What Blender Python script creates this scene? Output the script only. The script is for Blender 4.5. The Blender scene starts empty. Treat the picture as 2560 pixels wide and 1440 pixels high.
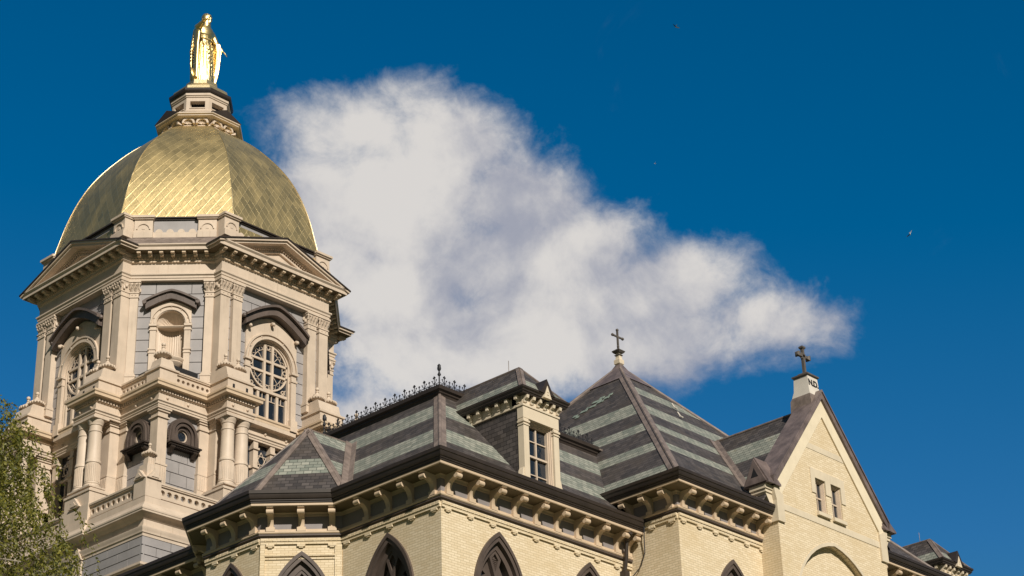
import bpy, bmesh, math, random
from mathutils import Vector, Matrix
random.seed(7)
R = math.radians
PI = math.pi
SC = bpy.context.scene
COL = SC.collection

# ------------------------------------------------------------------ camera
cam_d = bpy.data.cameras.new('camera')
cam = bpy.data.objects.new('camera', cam_d)
COL.objects.link(cam)
cam_d.sensor_width = 36.0
cam_d.lens = 69.755
cam_d.clip_start = 0.5
cam_d.clip_end = 20000
_p, _r, _y = R(27.0958), R(-1.8837), R(47.3686)
_f = Vector((math.sin(_y) * math.cos(_p), math.cos(_y) * math.cos(_p), math.sin(_p)))
_h = Vector((math.cos(_y), -math.sin(_y), 0))
_u = _h.cross(_f)
_rx = math.cos(_r) * _h + math.sin(_r) * _u
_ux = -math.sin(_r) * _h + math.cos(_r) * _u
cam.matrix_world = Matrix((_rx, _ux, -_f)).transposed().to_4x4()      # eye level is z = 0, the ground 1.7 m below
SC.camera = cam
GZ = -1.7

# ------------------------------------------------------------------ sun, sky, exposure
SUN_AZ, SUN_EL = 24.0, 31.5        # degrees towards -X from the -Y direction; height
sd = bpy.data.lights.new('sun', 'SUN')
sd.energy = 5.0
sd.angle = R(0.5)
sd.color = (1.0, 0.93, 0.82)
sun = bpy.data.objects.new('sun', sd)
COL.objects.link(sun)
_to = Vector((-math.sin(R(SUN_AZ)) * math.cos(R(SUN_EL)), -math.cos(R(SUN_AZ)) * math.cos(R(SUN_EL)), math.sin(R(SUN_EL))))
sun.rotation_euler = _to.to_track_quat('Z', 'Y').to_euler()
SC.view_settings.view_transform = 'Standard'
SC.view_settings.look = 'None'
SC.view_settings.exposure = 0.0
SC.view_settings.gamma = 1.0


class NT:
    """short-hand for building node trees"""
    def __init__(s, tree):
        s.t = tree
    def n(s, typ, **kw):
        nd = s.t.nodes.new(typ)
        for k, v in kw.items():
            setattr(nd, k, v)
        return nd
    def put(s, sock, v):
        if v is None:
            return
        if isinstance(v, bpy.types.NodeSocket):
            s.t.links.new(v, sock)
        else:
            sock.default_value = v
    def m(s, op, a, b=None, c=None, clamp=False):
        nd = s.n('ShaderNodeMath', operation=op, use_clamp=clamp)
        s.put(nd.inputs[0], a); s.put(nd.inputs[1], b); s.put(nd.inputs[2], c)
        return nd.outputs[0]
    def v(s, op, a, b=None):
        nd = s.n('ShaderNodeVectorMath', operation=op)
        s.put(nd.inputs[0], a); s.put(nd.inputs[1], b)
        return nd.outputs['Value'] if op in ('LENGTH', 'DOT_PRODUCT', 'DISTANCE') else nd.outputs[0]
    def mix(s, f, a, b, blend='MIX'):
        nd = s.n('ShaderNodeMix', data_type='RGBA', blend_type=blend)
        s.put(nd.inputs[0], f); s.put(nd.inputs[6], a); s.put(nd.inputs[7], b)
        return nd.outputs[2]
    def xyz(s, v):
        nd = s.n('ShaderNodeSeparateXYZ'); s.put(nd.inputs[0], v)
        return nd.outputs
    def comb(s, x, y, z):
        nd = s.n('ShaderNodeCombineXYZ')
        s.put(nd.inputs[0], x); s.put(nd.inputs[1], y); s.put(nd.inputs[2], z)
        return nd.outputs[0]
    def noise(s, vec, scale, detail=4, rough=0.55, dist=0.0):
        nd = s.n('ShaderNodeTexNoise')
        s.put(nd.inputs['Vector'], vec); nd.inputs['Scale'].default_value = scale
        nd.inputs['Detail'].default_value = detail; nd.inputs['Roughness'].default_value = rough
        nd.inputs['Distortion'].default_value = dist
        return nd.outputs[0]
    def smooth(s, v, a, b, lo=0.0, hi=1.0):
        nd = s.n('ShaderNodeMapRange', interpolation_type='SMOOTHSTEP')
        s.put(nd.inputs[0], v)
        for i, q in enumerate((a, b, lo, hi)):
            nd.inputs[1 + i].default_value = q
        return nd.outputs[0]
    def bump(s, h, strength, dist):
        nd = s.n('ShaderNodeBump'); s.put(nd.inputs['Height'], h)
        nd.inputs['Strength'].default_value = strength; nd.inputs['Distance'].default_value = dist
        return nd.outputs[0]


world = bpy.data.worlds.new('World')
SC.world = world
world.use_nodes = True
wt = world.node_tree
wt.nodes.clear()
W = NT(wt)
sky = W.n('ShaderNodeTexSky', sky_type='NISHITA')
sky.sun_disc = False
sky.sun_elevation = R(SUN_EL)
sky.sun_rotation = R(180 + SUN_AZ)
sky.air_density = 1.0
sky.dust_density = 0.0
sky.ozone_density = 2.0
hs = W.n('ShaderNodeHueSaturation')
hs.inputs['Hue'].default_value = 0.485
hs.inputs['Saturation'].default_value = 1.3
hs.inputs['Value'].default_value = 0.8
wt.links.new(sky.outputs[0], hs.inputs['Color'])
dirv = W.n('ShaderNodeTexCoord').outputs['Generated']
dx, dy, dz = W.xyz(dirv)
az = W.m('MULTIPLY', W.m('ARCTAN2', dx, dy), 180 / PI)
el = W.m('MULTIPLY', W.m('ARCSINE', dz), 180 / PI)
# the cumulus bank: soft ellipses in azimuth / elevation (degrees) broken up by noise of the sky direction
BLOBS = [(43.75, 29.46, 3.58, 2.77, 1.0), (48.06, 28.0, 5.1, 2.02, 1.0), (52.0, 26.75, 3.9, 1.55, 1.0), (42.2, 31.5, 3.4, 1.5, 0.62), (45.1, 31.2, 3.8, 1.6, 0.8), (55.4, 25.5, 2.6, 1.2, 0.6), (50.3, 26.9, 3.0, 1.6, 1.0), (43.6, 27.2, 3.4, 1.8, 1.0), (45.39, 25.64, 4.9, 2.2, 1.0), (51.3, 25.3, 5.0, 1.7, 0.8), (43.5, 23.5, 3.2, 1.1, 0.75), (47.73, 29.74, 2.93, 1.5, 0.85), (41.12, 28.98, 1.85, 2.54, 0.9), (48.23, 26.14, 4.6, 2.2, 1.05)]
wn = W.noise(dirv, 9.0, 3, 0.5)
wn2 = W.noise(W.v('ADD', dirv, (3.1, 1.7, 0.4)), 9.0, 3, 0.5)
azw = W.m('ADD', az, W.m('MULTIPLY', W.m('SUBTRACT', wn, 0.5), 3.0))
elw = W.m('ADD', el, W.m('MULTIPLY', W.m('SUBTRACT', wn2, 0.5), 2.2))
dens = None
for a0, e0, ra, re, wgt in BLOBS:
    qx = W.m('DIVIDE', W.m('SUBTRACT', azw, a0), ra)
    qy = W.m('DIVIDE', W.m('SUBTRACT', elw, e0), re)
    d = W.m('MULTIPLY', W.m('SUBTRACT', 1.0, W.m('SQRT', W.m('ADD', W.m('MULTIPLY', qx, qx), W.m('MULTIPLY', qy, qy)))), wgt)
    dens = d if dens is None else W.m('SMOOTH_MAX', dens, d, 0.22)
fb = W.noise(W.v('MULTIPLY', dirv, (1.0, 1.0, 1.3)), 24.0, 10, 0.62, 0.35)
fb2 = W.noise(W.v('ADD', dirv, (5.0, 2.0, 1.0)), 13.0, 8, 0.58, 0.25)
fb3 = W.noise(W.v('ADD', dirv, (1.0, 7.0, 2.0)), 60.0, 8, 0.65, 0.3)
cov = W.m('ADD', W.m('MULTIPLY', dens, 1.75), W.m('MULTIPLY', W.m('SUBTRACT', fb, 0.48), 1.55))
cov = W.m('ADD', cov, W.m('MULTIPLY', W.m('SUBTRACT', fb3, 0.5), 0.75))
alpha = W.smooth(cov, -0.16, 0.90)
wisp = W.smooth(W.noise(W.v('MULTIPLY', dirv, (1.0, 1.0, 0.6)), 11.0, 8, 0.62, 0.6), 0.62, 0.95, 0.0, 0.35)
alpha = W.m('MAXIMUM', W.m('MULTIPLY', alpha, 0.96), wisp)
lit = W.smooth(W.m('ADD', W.m('MULTIPLY', cov, 0.20), W.m('ADD', W.m('MULTIPLY', fb2, 1.75), W.m('ADD', W.m('MULTIPLY', fb3, 0.25), W.m('MULTIPLY', W.m('SUBTRACT', el, 27.0), 0.018)))), 0.86, 1.46)
CLOUD_K = 1.0
cloud = W.mix(lit, (0.36 * CLOUD_K, 0.375 * CLOUD_K, 0.445 * CLOUD_K, 1), (0.72 * CLOUD_K, 0.69 * CLOUD_K, 0.66 * CLOUD_K, 1))
SKY_STRENGTH = 0.075
cl = W.v('SCALE', cloud)
cl.node.inputs['Scale'].default_value = 1.0 / SKY_STRENGTH
bg = W.n('ShaderNodeBackground')
skyc = W.v('MAXIMUM', W.v('SUBTRACT', W.v('MULTIPLY', hs.outputs[0], (1.1, 1.0, 1.36)), (0.40, 0.0, 0.0)), (0.0, 0.0, 0.0))
skyc = W.v('MINIMUM', skyc, (1.0, 2.7, 5.2))
# the sky behind the viewer is dimmed and greyed to weaken the blue fill
front = W.smooth(W.v('DOT_PRODUCT', dirv, (math.sin(_y), math.cos(_y), 0.0)), 0.0, 0.55)
skyc = W.mix(front, (0.80, 1.10, 1.30, 1), skyc)
wt.links.new(W.mix(alpha, skyc, cl), bg.inputs['Color'])
bg.inputs['Strength'].default_value = SKY_STRENGTH
wo = W.n('ShaderNodeOutputWorld')
wt.links.new(bg.outputs[0], wo.inputs['Surface'])

# ------------------------------------------------------------------ materials
MATS = {}


def new_mat(name):
    m = bpy.data.materials.new(name)
    m.use_nodes = True
    m.node_tree.nodes.clear()
    T = NT(m.node_tree)
    b = T.n('ShaderNodeBsdfPrincipled')
    o = T.n('ShaderNodeOutputMaterial')
    m.node_tree.links.new(b.outputs[0], o.inputs[0])
    MATS[name] = m
    return m, T, b


def c4(c, k=1.0):
    return (c[0] * k, c[1] * k, c[2] * k, 1)


def plain(name, col, rough=0.6, metal=0.0, var=0.12, scale=3.0, bump=0.0, bscale=40, streak=0.0, spec=0.4):
    m, T, b = new_mat(name)
    pos = T.n('ShaderNodeNewGeometry').outputs['Position']
    n1 = T.noise(pos, scale, 6, 0.6)
    c = T.mix(T.smooth(n1, 0.3, 0.7), c4(col, 1 - var), c4(col, 1 + var))
    if streak:
        n2 = T.noise(T.v('MULTIPLY', pos, (6.0, 6.0, 0.45)), 1.6, 5, 0.65)
        c = T.mix(T.smooth(n2, 0.52, 0.78, 0, streak), c, c4((col[0] * .55, col[1] * .5, col[2] * .42)))
    T.put(b.inputs['Base Color'], c)
    b.inputs['Roughness'].default_value = rough
    b.inputs['Metallic'].default_value = metal
    b.inputs['Specular IOR Level'].default_value = spec
    if bump:
        T.put(b.inputs['Normal'], T.bump(T.noise(pos, bscale, 4, 0.6), bump, 0.02))
    return m


def wall_coords(T):
    """(distance along the wall, height) for any upright or sloping plane"""
    g = T.n('ShaderNodeNewGeometry')
    nx, ny, nz = T.xyz(g.outputs['True Normal'])
    t = T.v('NORMALIZE', T.comb(T.m('MULTIPLY', ny, -1.0), nx, 0.0))
    return T.v('DOT_PRODUCT', g.outputs['Position'], t), T.xyz(g.outputs['Position'])[2], g.outputs['Position'], nz


def brick_node(T, vec, c1, c2, mortar, w, h, ms, bias=0.0):
    b = T.n('ShaderNodeTexBrick')
    T.put(b.inputs['Vector'], vec)
    T.put(b.inputs['Color1'], c1); T.put(b.inputs['Color2'], c2); T.put(b.inputs['Mortar'], mortar)
    b.inputs['Scale'].default_value = 1.0
    b.inputs['Mortar Size'].default_value = ms
    b.inputs['Mortar Smooth'].default_value = 0.1
    b.inputs['Bias'].default_value = bias
    b.inputs['Brick Width'].default_value = w
    b.inputs['Row Height'].default_value = h
    return b


def make_brick():
    m, T, b = new_mat('yellow_brick')
    u, z, pos, nz = wall_coords(T)
    vec = T.comb(u, z, 0.0)
    bn = brick_node(T, vec, c4((0.76, 0.635, 0.47)), c4((0.62, 0.49, 0.325)), c4((0.45, 0.35, 0.22)), 0.225, 0.0735, 0.0085, -0.15)
    n1 = T.noise(pos, 0.55, 5, 0.6)
    col = T.mix(T.smooth(n1, 0.45, 0.75, 0.0, 0.42), bn.outputs[0], c4((0.52, 0.37, 0.19)), 'MIX')
    n2 = T.noise(T.v('MULTIPLY', pos, (4.0, 4.0, 0.35)), 1.1, 5, 0.6)
    col = T.mix(T.smooth(n2, 0.55, 0.85, 0.0, 0.5), col, c4((0.45, 0.35, 0.20)))
    n3 = T.noise(vec, 60.0, 2, 0.5)
    col = T.mix(0.25, col, T.mix(n3, c4((0.4, 0.33, 0.2)), c4((0.8, 0.72, 0.5))))
    T.put(b.inputs['Base Color'], col)
    b.inputs['Roughness'].default_value = 0.9
    b.inputs['Specular IOR Level'].default_value = 0.2
    T.put(b.inputs['Normal'], T.bump(bn.outputs['Fac'], -0.5, 0.006))
    return m


def make_slate(name, bands, fish=None):
    """dark slate courses with bands (z0, z1) of grey-green slate"""
    m, T, b = new_mat(name)
    u, z, pos, nz = wall_coords(T)
    vec = T.comb(u, z, 0.0)
    h = 0.13
    zq = T.m('ADD', T.m('MULTIPLY', T.m('FLOOR', T.m('DIVIDE', z, h)), h), h * 0.5)
    f = None
    for z0, z1 in bands:
        q = T.m('MULTIPLY', T.m('GREATER_THAN', zq, z0), T.m('LESS_THAN', zq, z1))
        f = q if f is None else T.m('MAXIMUM', f, q)
    dk = brick_node(T, vec, c4((0.042, 0.037, 0.037)), c4((0.098, 0.084, 0.080)), c4((0.018, 0.016, 0.016)), 0.24, h, 0.008)
    gr = brick_node(T, vec, c4((0.31, 0.312, 0.265)), c4((0.165, 0.182, 0.155)), c4((0.05, 0.058, 0.05)), 0.24, h, 0.008, -0.1)
    gn = T.noise(T.v('MULTIPLY', vec, (2.6, 7.0, 1.0)), 1.0, 4, 0.7)
    grc = T.mix(T.smooth(gn, 0.52, 0.75, 0, 0.75), gr.outputs[0], c4((0.125, 0.155, 0.135)))
    grc = T.mix(T.smooth(T.noise(pos, 1.7, 4, 0.7), 0.62, 0.8, 0, 0.4), grc, c4((0.27, 0.23, 0.12)))
    dkc = T.mix(T.smooth(T.noise(pos, 1.2, 5, 0.65), 0.4, 0.75, 0, 0.5), dk.outputs[0], c4((0.085, 0.066, 0.05)))
    col = dkc if f is None else T.mix(f, dkc, grc)
    T.put(b.inputs['Base Color'], col)
    b.inputs['Roughness'].default_value = 0.62
    b.inputs['Specular IOR Level'].default_value = 0.35
    saw = T.m('FRACT', T.m('DIVIDE', z, h))
    hgt = T.m('ADD', T.m('MULTIPLY', saw, -0.7), T.m('MULTIPLY', dk.outputs['Fac'], -0.4))
    T.put(b.inputs['Normal'], T.bump(hgt, 0.6, 0.02))
    return m


def make_gold(name, tiles, rough=0.30, col=(0.80, 0.60, 0.25)):
    m, T, b = new_mat(name)
    pos = T.n('ShaderNodeNewGeometry').outputs['Position']
    if tiles:
        uv = T.n('ShaderNodeTexCoord').outputs['UV']
        u, v, _ = T.xyz(uv)
        s = 0.40
        a = T.m('DIVIDE', T.m('ADD', u, T.m('MULTIPLY', v, 0.62)), s)
        c = T.m('DIVIDE', T.m('SUBTRACT', T.m('MULTIPLY', v, 0.62), u), s)
        ia, ic = T.m('FLOOR', a), T.m('FLOOR', c)
        fa, fc = T.m('FRACT', a), T.m('FRACT', c)
        ea = T.m('MINIMUM', fa, T.m('SUBTRACT', 1.0, fa))
        ec = T.m('MINIMUM', fc, T.m('SUBTRACT', 1.0, fc))
        edge = T.smooth(T.m('MINIMUM', ea, ec), 0.015, 0.065, 1.0, 0.0)
        wn = T.n('ShaderNodeTexWhiteNoise', noise_dimensions='2D')
        T.put(wn.inputs['Vector'], T.comb(ia, ic, 0.0))
        rnd = wn.outputs['Value']
        rx, ry, rz = T.xyz(wn.outputs['Color'])
        # every tile is tilted a little its own way and pillows slightly
        pil = T.m('MULTIPLY', T.m('SUBTRACT', rx, 0.5), fa)
        pil = T.m('ADD', pil, T.m('MULTIPLY', T.m('SUBTRACT', ry, 0.5), fc))
        hgt = T.m('ADD', T.m('MULTIPLY', edge, 0.20), T.m('MULTIPLY', pil, 0.30))
        hgt = T.m('ADD', hgt, T.m('MULTIPLY', T.noise(pos, 4.0, 4, 0.6), 0.75))
        T.put(b.inputs['Normal'], T.bump(hgt, 0.5, 0.035))
        cc = T.mix(rnd, c4(col, 0.95), c4(col, 1.04))
        cc = T.mix(T.m('MULTIPLY', edge, 0.32), cc, c4((0.86, 0.70, 0.40)))
        T.put(b.inputs['Base Color'], cc)
        dull = T.smooth(T.noise(T.v('MULTIPLY', pos, (1.0, 1.0, 0.5)), 0.9, 5, 0.65), 0.45, 0.75)
        rr = T.m('ADD', T.m('ADD', T.m('MULTIPLY', rnd, 0.05), T.m('MULTIPLY', dull, 0.10)), rough)
        T.put(b.inputs['Roughness'], rr)
    else:
        T.put(b.inputs['Base Color'], T.mix(T.noise(pos, 6.0, 4, 0.6), c4(col, 0.85), c4(col, 1.1)))
        b.inputs['Roughness'].default_value = rough
        T.put(b.inputs['Normal'], T.bump(T.noise(pos, 9.0, 4, 0.6), 0.25, 0.03))
    b.inputs['Metallic'].default_value = 1.0
    return m


make_brick()
make_slate('slate_block', [(21.36, 22.12), (22.87, 23.63)])
make_slate('slate_bay', [(21.26, 22.01), (22.80, 23.4)])
make_slate('slate_bay_front', [(21.26, 22.01)])
make_slate('slate_pavilion', [(21.55, 22.24), (23.24, 23.76), (24.70, 25.26), (26.05, 26.77)])
make_slate('slate_pavilion_front', [(23.24, 23.76), (24.70, 25.26), (26.05, 26.77), (27.70, 28.28)])
make_slate('slate_gable', [(22.35, 23.15), (24.05, 25.0)])
make_slate('slate_dormer', [(23.55, 23.95)])
make_slate('slate_dark', [])
plain('cream_paint', (0.565, 0.46, 0.36), 0.55, var=0.08, scale=1.3, streak=0.42)
plain('cream_pale', (0.63, 0.535, 0.405), 0.6, var=0.05, scale=1.5, streak=0.2)
plain('tan_paint', (0.56, 0.43, 0.30), 0.55, var=0.07, scale=2.0, streak=0.25)
plain('soffit_shade', (0.14, 0.108, 0.062), 0.6, var=0.1, scale=2.0)  # shade under the overhangs, put into the base colour
plain('panel_grey', (0.235, 0.21, 0.205), 0.6, var=0.08, scale=1.5, streak=0.15)
plain('pale_stone', (0.70, 0.605, 0.445), 0.75, var=0.05, scale=2.0, streak=0.2)
plain('hood_metal', (0.120, 0.092, 0.079), 0.5, var=0.2, scale=2.0, streak=0.3)
plain('limestone', (0.60, 0.515, 0.385), 0.8, var=0.07, scale=2.0, streak=0.25)
plain('grey_paint', (0.315, 0.295, 0.29), 0.55, var=0.10, scale=0.9, streak=0.15)
plain('brown_metal', (0.036, 0.027, 0.022), 0.42, var=0.15, scale=2.5, streak=0.2)
plain('brown_paint', (0.088, 0.066, 0.055), 0.5, var=0.15, scale=2.0, streak=0.2)
plain('flashing', (0.19, 0.150, 0.130), 0.5, var=0.28, scale=3.5, streak=0.4)
plain('coping_metal', (0.155, 0.120, 0.112), 0.40, var=0.3, scale=2.6, streak=0.5)
plain('iron', (0.022, 0.022, 0.026), 0.5, var=0.1, scale=3)
plain('dark_stone', (0.10, 0.086, 0.075), 0.6, var=0.15, scale=4)
plain('slate_patch', (0.20, 0.245, 0.21), 0.6, var=0.2, scale=5)
plain('white_paint', (0.60, 0.555, 0.49), 0.6, var=0.05, scale=2, streak=0.15)
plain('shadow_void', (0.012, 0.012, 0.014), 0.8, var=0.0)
plain('bark', (0.30, 0.26, 0.20), 0.9, var=0.3, scale=6)
plain('bird_white', (0.7, 0.7, 0.7), 0.7, var=0.05)
plain('bird_dark', (0.05, 0.045, 0.05), 0.7, var=0.05)
make_gold('gold_tiles', True, 0.46, (0.62, 0.49, 0.25))
make_gold('gold_leaf', False, 0.40, (0.84, 0.66, 0.32))
make_gold('gold_worn', False, 0.45, (0.72, 0.60, 0.36))


def make_glass():
    m, T, b = new_mat('window_glass')
    pos = T.n('ShaderNodeNewGeometry').outputs['Position']
    b.inputs['Base Color'].default_value = (0.012, 0.018, 0.028, 1)
    b.inputs['Roughness'].default_value = 0.04
    b.inputs['Specular IOR Level'].default_value = 0.8
    T.put(b.inputs['Normal'], T.bump(T.noise(pos, 3.2, 3, 0.6), 0.5, 0.06))
    return m


def make_leaf():
    m, T, b = new_mat('leaves')
    oi = T.n('ShaderNodeNewGeometry')
    rnd = oi.outputs['Random Per Island']
    col = T.mix(rnd, c4((0.060, 0.075, 0.010)), c4((0.24, 0.215, 0.030)))
    T.put(b.inputs['Base Color'], col)
    b.inputs['Roughness'].default_value = 0.55
    tr = T.n('ShaderNodeBsdfTranslucent')
    T.put(tr.inputs['Color'], T.mix(rnd, c4((0.12, 0.13, 0.012)), c4((0.36, 0.31, 0.04))))
    mx = T.n('ShaderNodeMixShader')
    mx.inputs[0].default_value = 0.28
    m.node_tree.links.new(b.outputs[0], mx.inputs[1])
    m.node_tree.links.new(tr.outputs[0], mx.inputs[2])
    out = [n for n in m.node_tree.nodes if n.type == 'OUTPUT_MATERIAL'][0]
    m.node_tree.links.new(mx.outputs[0], out.inputs[0])
    return m


def make_ground():
    m, T, b = new_mat('lawn')
    pos = T.n('ShaderNodeNewGeometry').outputs['Position']
    n1 = T.noise(pos, 0.05, 5, 0.6)
    n2 = T.noise(pos, 3.0, 5, 0.7)
    col = T.mix(n2, c4((0.035, 0.055, 0.015)), c4((0.085, 0.11, 0.035)))
    col = T.mix(T.smooth(n1, 0.55, 0.6), col, c4((0.16, 0.14, 0.11)))
    T.put(b.inputs['Base Color'], col)
    b.inputs['Roughness'].default_value = 0.9
    return m


make_glass(); make_leaf(); make_ground()

# ------------------------------------------------------------------ mesh helpers
class Fr:
    """a wall frame: origin on plan, tangent to the right seen from outside; d is the distance outwards"""
    def __init__(s, o, t, z=0.0):
        s.o = Vector((o[0], o[1], z)); s.t = Vector((t[0], t[1], 0)).normalized()
        s.n = Vector((s.t.y, -s.t.x, 0))
    def p(s, u, d, z):
        return s.o + s.t * u + s.n * d + Vector((0, 0, z))


class MB:
    def __init__(s):
        s.bm = bmesh.new()
        s.uv = None
    def f(s, pts):
        vs = [s.bm.verts.new(p) for p in pts]
        try:
            return s.bm.faces.new(vs)
        except ValueError:
            return None
    def loft(s, rings, closed=True, caps=True):
        """rings: lists of equally many points"""
        vv = [[s.bm.verts.new(p) for p in r] for r in rings]
        n = len(rings[0])
        for a, b in zip(vv[:-1], vv[1:]):
            for i in range(n if closed else n - 1):
                j = (i + 1) % n
                try:
                    s.bm.faces.new((a[i], a[j], b[j], b[i]))
                except ValueError:
                    pass
        if caps and n > 2:
            for r in (vv[0], vv[-1]):
                try:
                    s.bm.faces.new(r)
                except ValueError:
                    pass
    def box(s, x0, x1, y0, y1, z0, z1):
        s.loft([[Vector((x0, y0, z)), Vector((x1, y0, z)), Vector((x1, y1, z)), Vector((x0, y1, z))] for z in (z0, z1)])
    def prism(s, poly, z0, z1):
        s.loft([[Vector((p[0], p[1], z)) for p in poly] for z in (z0, z1)])
    def fbox(s, fr, u0, u1, d0, d1, z0, z1):
        s.loft([[fr.p(u0, d0, z), fr.p(u1, d0, z), fr.p(u1, d1, z), fr.p(u0, d1, z)] for z in (z0, z1)])
    def fprism(s, fr, poly, d0, d1):
        """polygon in (u, z) pushed from d0 to d1"""
        s.loft([[fr.p(u, d, z) for u, z in poly] for d in (d0, d1)])
    def fprof(s, fr, poly, u0, u1):
        """polygon in (d, z) pushed along u"""
        s.loft([[fr.p(u, d, z) for d, z in poly] for u in (u0, u1)])
    def fstrip(s, fr, A, B, d0, d1):
        """band between two polylines in (u, z)"""
        s.loft([[fr.p(a[0], d0, a[1]), fr.p(a[0], d1, a[1]), fr.p(b[0], d1, b[1]), fr.p(b[0], d0, b[1])] for a, b in zip(A, B)])
    def fring(s, fr, uc, zc, r0, r1, d0, d1, n=28, a0=0.0, a1=2 * PI):
        A = [(uc + r0 * math.cos(a0 + (a1 - a0) * i / n), zc + r0 * math.sin(a0 + (a1 - a0) * i / n)) for i in range(n + 1)]
        B = [(uc + r1 * math.cos(a0 + (a1 - a0) * i / n), zc + r1 * math.sin(a0 + (a1 - a0) * i / n)) for i in range(n + 1)]
        s.fstrip(fr, A, B, d0, d1)
    def fdisc(s, fr, uc, zc, r, d, n=24):
        s.f([fr.p(uc + r * math.cos(2 * PI * i / n), d, zc + r * math.sin(2 * PI * i / n)) for i in range(n)])
    def bar(s, a, b, w, h=None, up=Vector((0, 0, 1))):
        a, b = Vector(a), Vector(b)
        t = (b - a).normalized()
        if abs(t.dot(up)) > 0.98:
            up = Vector((0, 1, 0))
        x = t.cross(up).normalized(); y = x.cross(t)
        h = h or w
        s.loft([[p + x * w / 2 * i + y * h / 2 * j for i, j in ((-1, -1), (1, -1), (1, 1), (-1, 1))] for p in (a, b)])
    def tube(s, path, rad, n=8):
        path = [Vector(p) for p in path]
        rads = rad if isinstance(rad, (list, tuple)) else [rad] * len(path)
        rings = []
        ref = Vector((0.31, 0.17, 0.93))
        for i, p in enumerate(path):
            t = (path[min(i + 1, len(path) - 1)] - path[max(i - 1, 0)]).normalized()
            x = t.cross(ref)
            if x.length < 1e-3:
                x = t.cross(Vector((1, 0, 0)))
            x.normalize(); y = x.cross(t)
            rings.append([p + (x * math.cos(2 * PI * k / n) + y * math.sin(2 * PI * k / n)) * rads[i] for k in range(n)])
        s.loft(rings)
    def lathe(s, c, prof, n=20, flute=None):
        """prof: (radius, height) from bottom to top round the upright axis at c"""
        c = Vector(c)
        rings = []
        for k, (r, z) in enumerate(prof):
            rings.append([c + Vector((r * math.cos(2 * PI * i / n), r * math.sin(2 * PI * i / n), z)) for i in range(n)])
        s.loft(rings)
    def ball(s, c, r, n=10, sz=1.0):
        m = max(4, n // 2 + 1)
        s.lathe(c, [(max(r * math.sin(PI * i / m), 1e-4), -r * sz * math.cos(PI * i / m)) for i in range(m + 1)], n)
    def sweep(s, path, prof, closed=False):
        """moulding: closed profile of (out, z) mitred along a plan path whose outside is on the right of travel"""
        n = len(path)
        P = [Vector((p[0], p[1])) for p in path]
        rings = []
        for i in range(n):
            def nrm(a, b):
                t = (P[b] - P[a]).normalized()
                return Vector((t.y, -t.x))
            if closed:
                n0, n1 = nrm((i - 1) % n, i), nrm(i, (i + 1) % n)
            else:
                n0 = nrm(i - 1, i) if i else nrm(0, 1)
                n1 = nrm(i, i + 1) if i < n - 1 else nrm(n - 2, n - 1)
            mt = (n0 + n1) / (1 + n0.dot(n1))
            rings.append([Vector((P[i].x + mt.x * o, P[i].y + mt.y * o, z)) for o, z in prof])
        if closed:
            rings.append(rings[0])
            s.loft(rings, caps=False)
            bmesh.ops.remove_doubles(s.bm, verts=s.bm.verts, dist=1e-5)
        else:
            s.loft(rings)
    def fwall(s, fr, outer, holes, d, depth):
        """upright sheet at distance d with holes (polygons in (u, z)) whose reveals run inwards by depth"""
        b = bmesh.new()
        es = []
        for loop in [outer] + holes:
            vs = [b.verts.new(Vector((p[0], p[1], 0))) for p in loop]
            for i in range(len(vs)):
                es.append(b.edges.new((vs[i], vs[(i + 1) % len(vs)])))
        bmesh.ops.triangle_fill(b, use_beauty=True, use_dissolve=False, edges=es)
        for fc in b.faces:
            s.f([fr.p(v.co.x, d, v.co.y) for v in fc.verts])
        b.free()
        for loop in holes:
            s.loft([[fr.p(u, d, z) for u, z in loop], [fr.p(u, d - depth, z) for u, z in loop]], caps=False)
    def build(s, name, mat, parent=None, off=None, smooth=True, recalc=True):
        bm = s.bm
        if recalc:
            bmesh.ops.remove_doubles(bm, verts=bm.verts, dist=1e-5)
            bmesh.ops.recalc_face_normals(bm, faces=bm.faces)
        if smooth:
            for fc in bm.faces:
                fc.smooth = True
            for e in bm.edges:
                if len(e.link_faces) != 2 or e.calc_face_angle(0) > R(32):
                    e.smooth = False
        me = bpy.data.meshes.new(name)
        bm.to_mesh(me); bm.free()
        for mm in (mat if isinstance(mat, (list, tuple)) else [mat]):
            me.materials.append(MATS[mm])
        o = bpy.data.objects.new(name, me)
        COL.objects.link(o)
        if parent:
            o.parent = parent
        if off is not None:
            o.location = off
        return o


def empty(name, loc, label, cat, group=None):
    o = bpy.data.objects.new(name, None)
    COL.objects.link(o)
    o.location = loc
    o['label'] = label; o['category'] = cat
    if group:
        o['group'] = group
    return o


def dents_poly(u0, u1, z0, z1, sp, w, back=0.02):
    """outline of a toothed strip hanging from a thin rail"""
    n = max(1, int((u1 - u0) / sp)); s_ = (u1 - u0) / n
    pts = [(u0, z1 + back)]
    pts.append((u0, z1))
    for i in range(n):
        u = u0 + s_ * (i + .5)
        pts += [(u - w / 2, z1), (u - w / 2, z0), (u + w / 2, z0), (u + w / 2, z1)]
    pts += [(u1, z1), (u1, z1 + back)]
    return pts


def copy_tree(o, parent=None, rot=None, loc=None):
    c = o.copy()
    COL.objects.link(c)
    if parent is not None:
        c.parent = parent
    if rot is not None:
        c.rotation_euler = (0, 0, rot)
    if loc is not None:
        c.location = loc
    for ch in list(o.children):
        copy_tree(ch, c)
    return c


def arcpts(uc, zc, r, a0, a1, n):
    return [(uc + r * math.cos(a0 + (a1 - a0) * i / n), zc + r * math.sin(a0 + (a1 - a0) * i / n)) for i in range(n + 1)]


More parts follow.
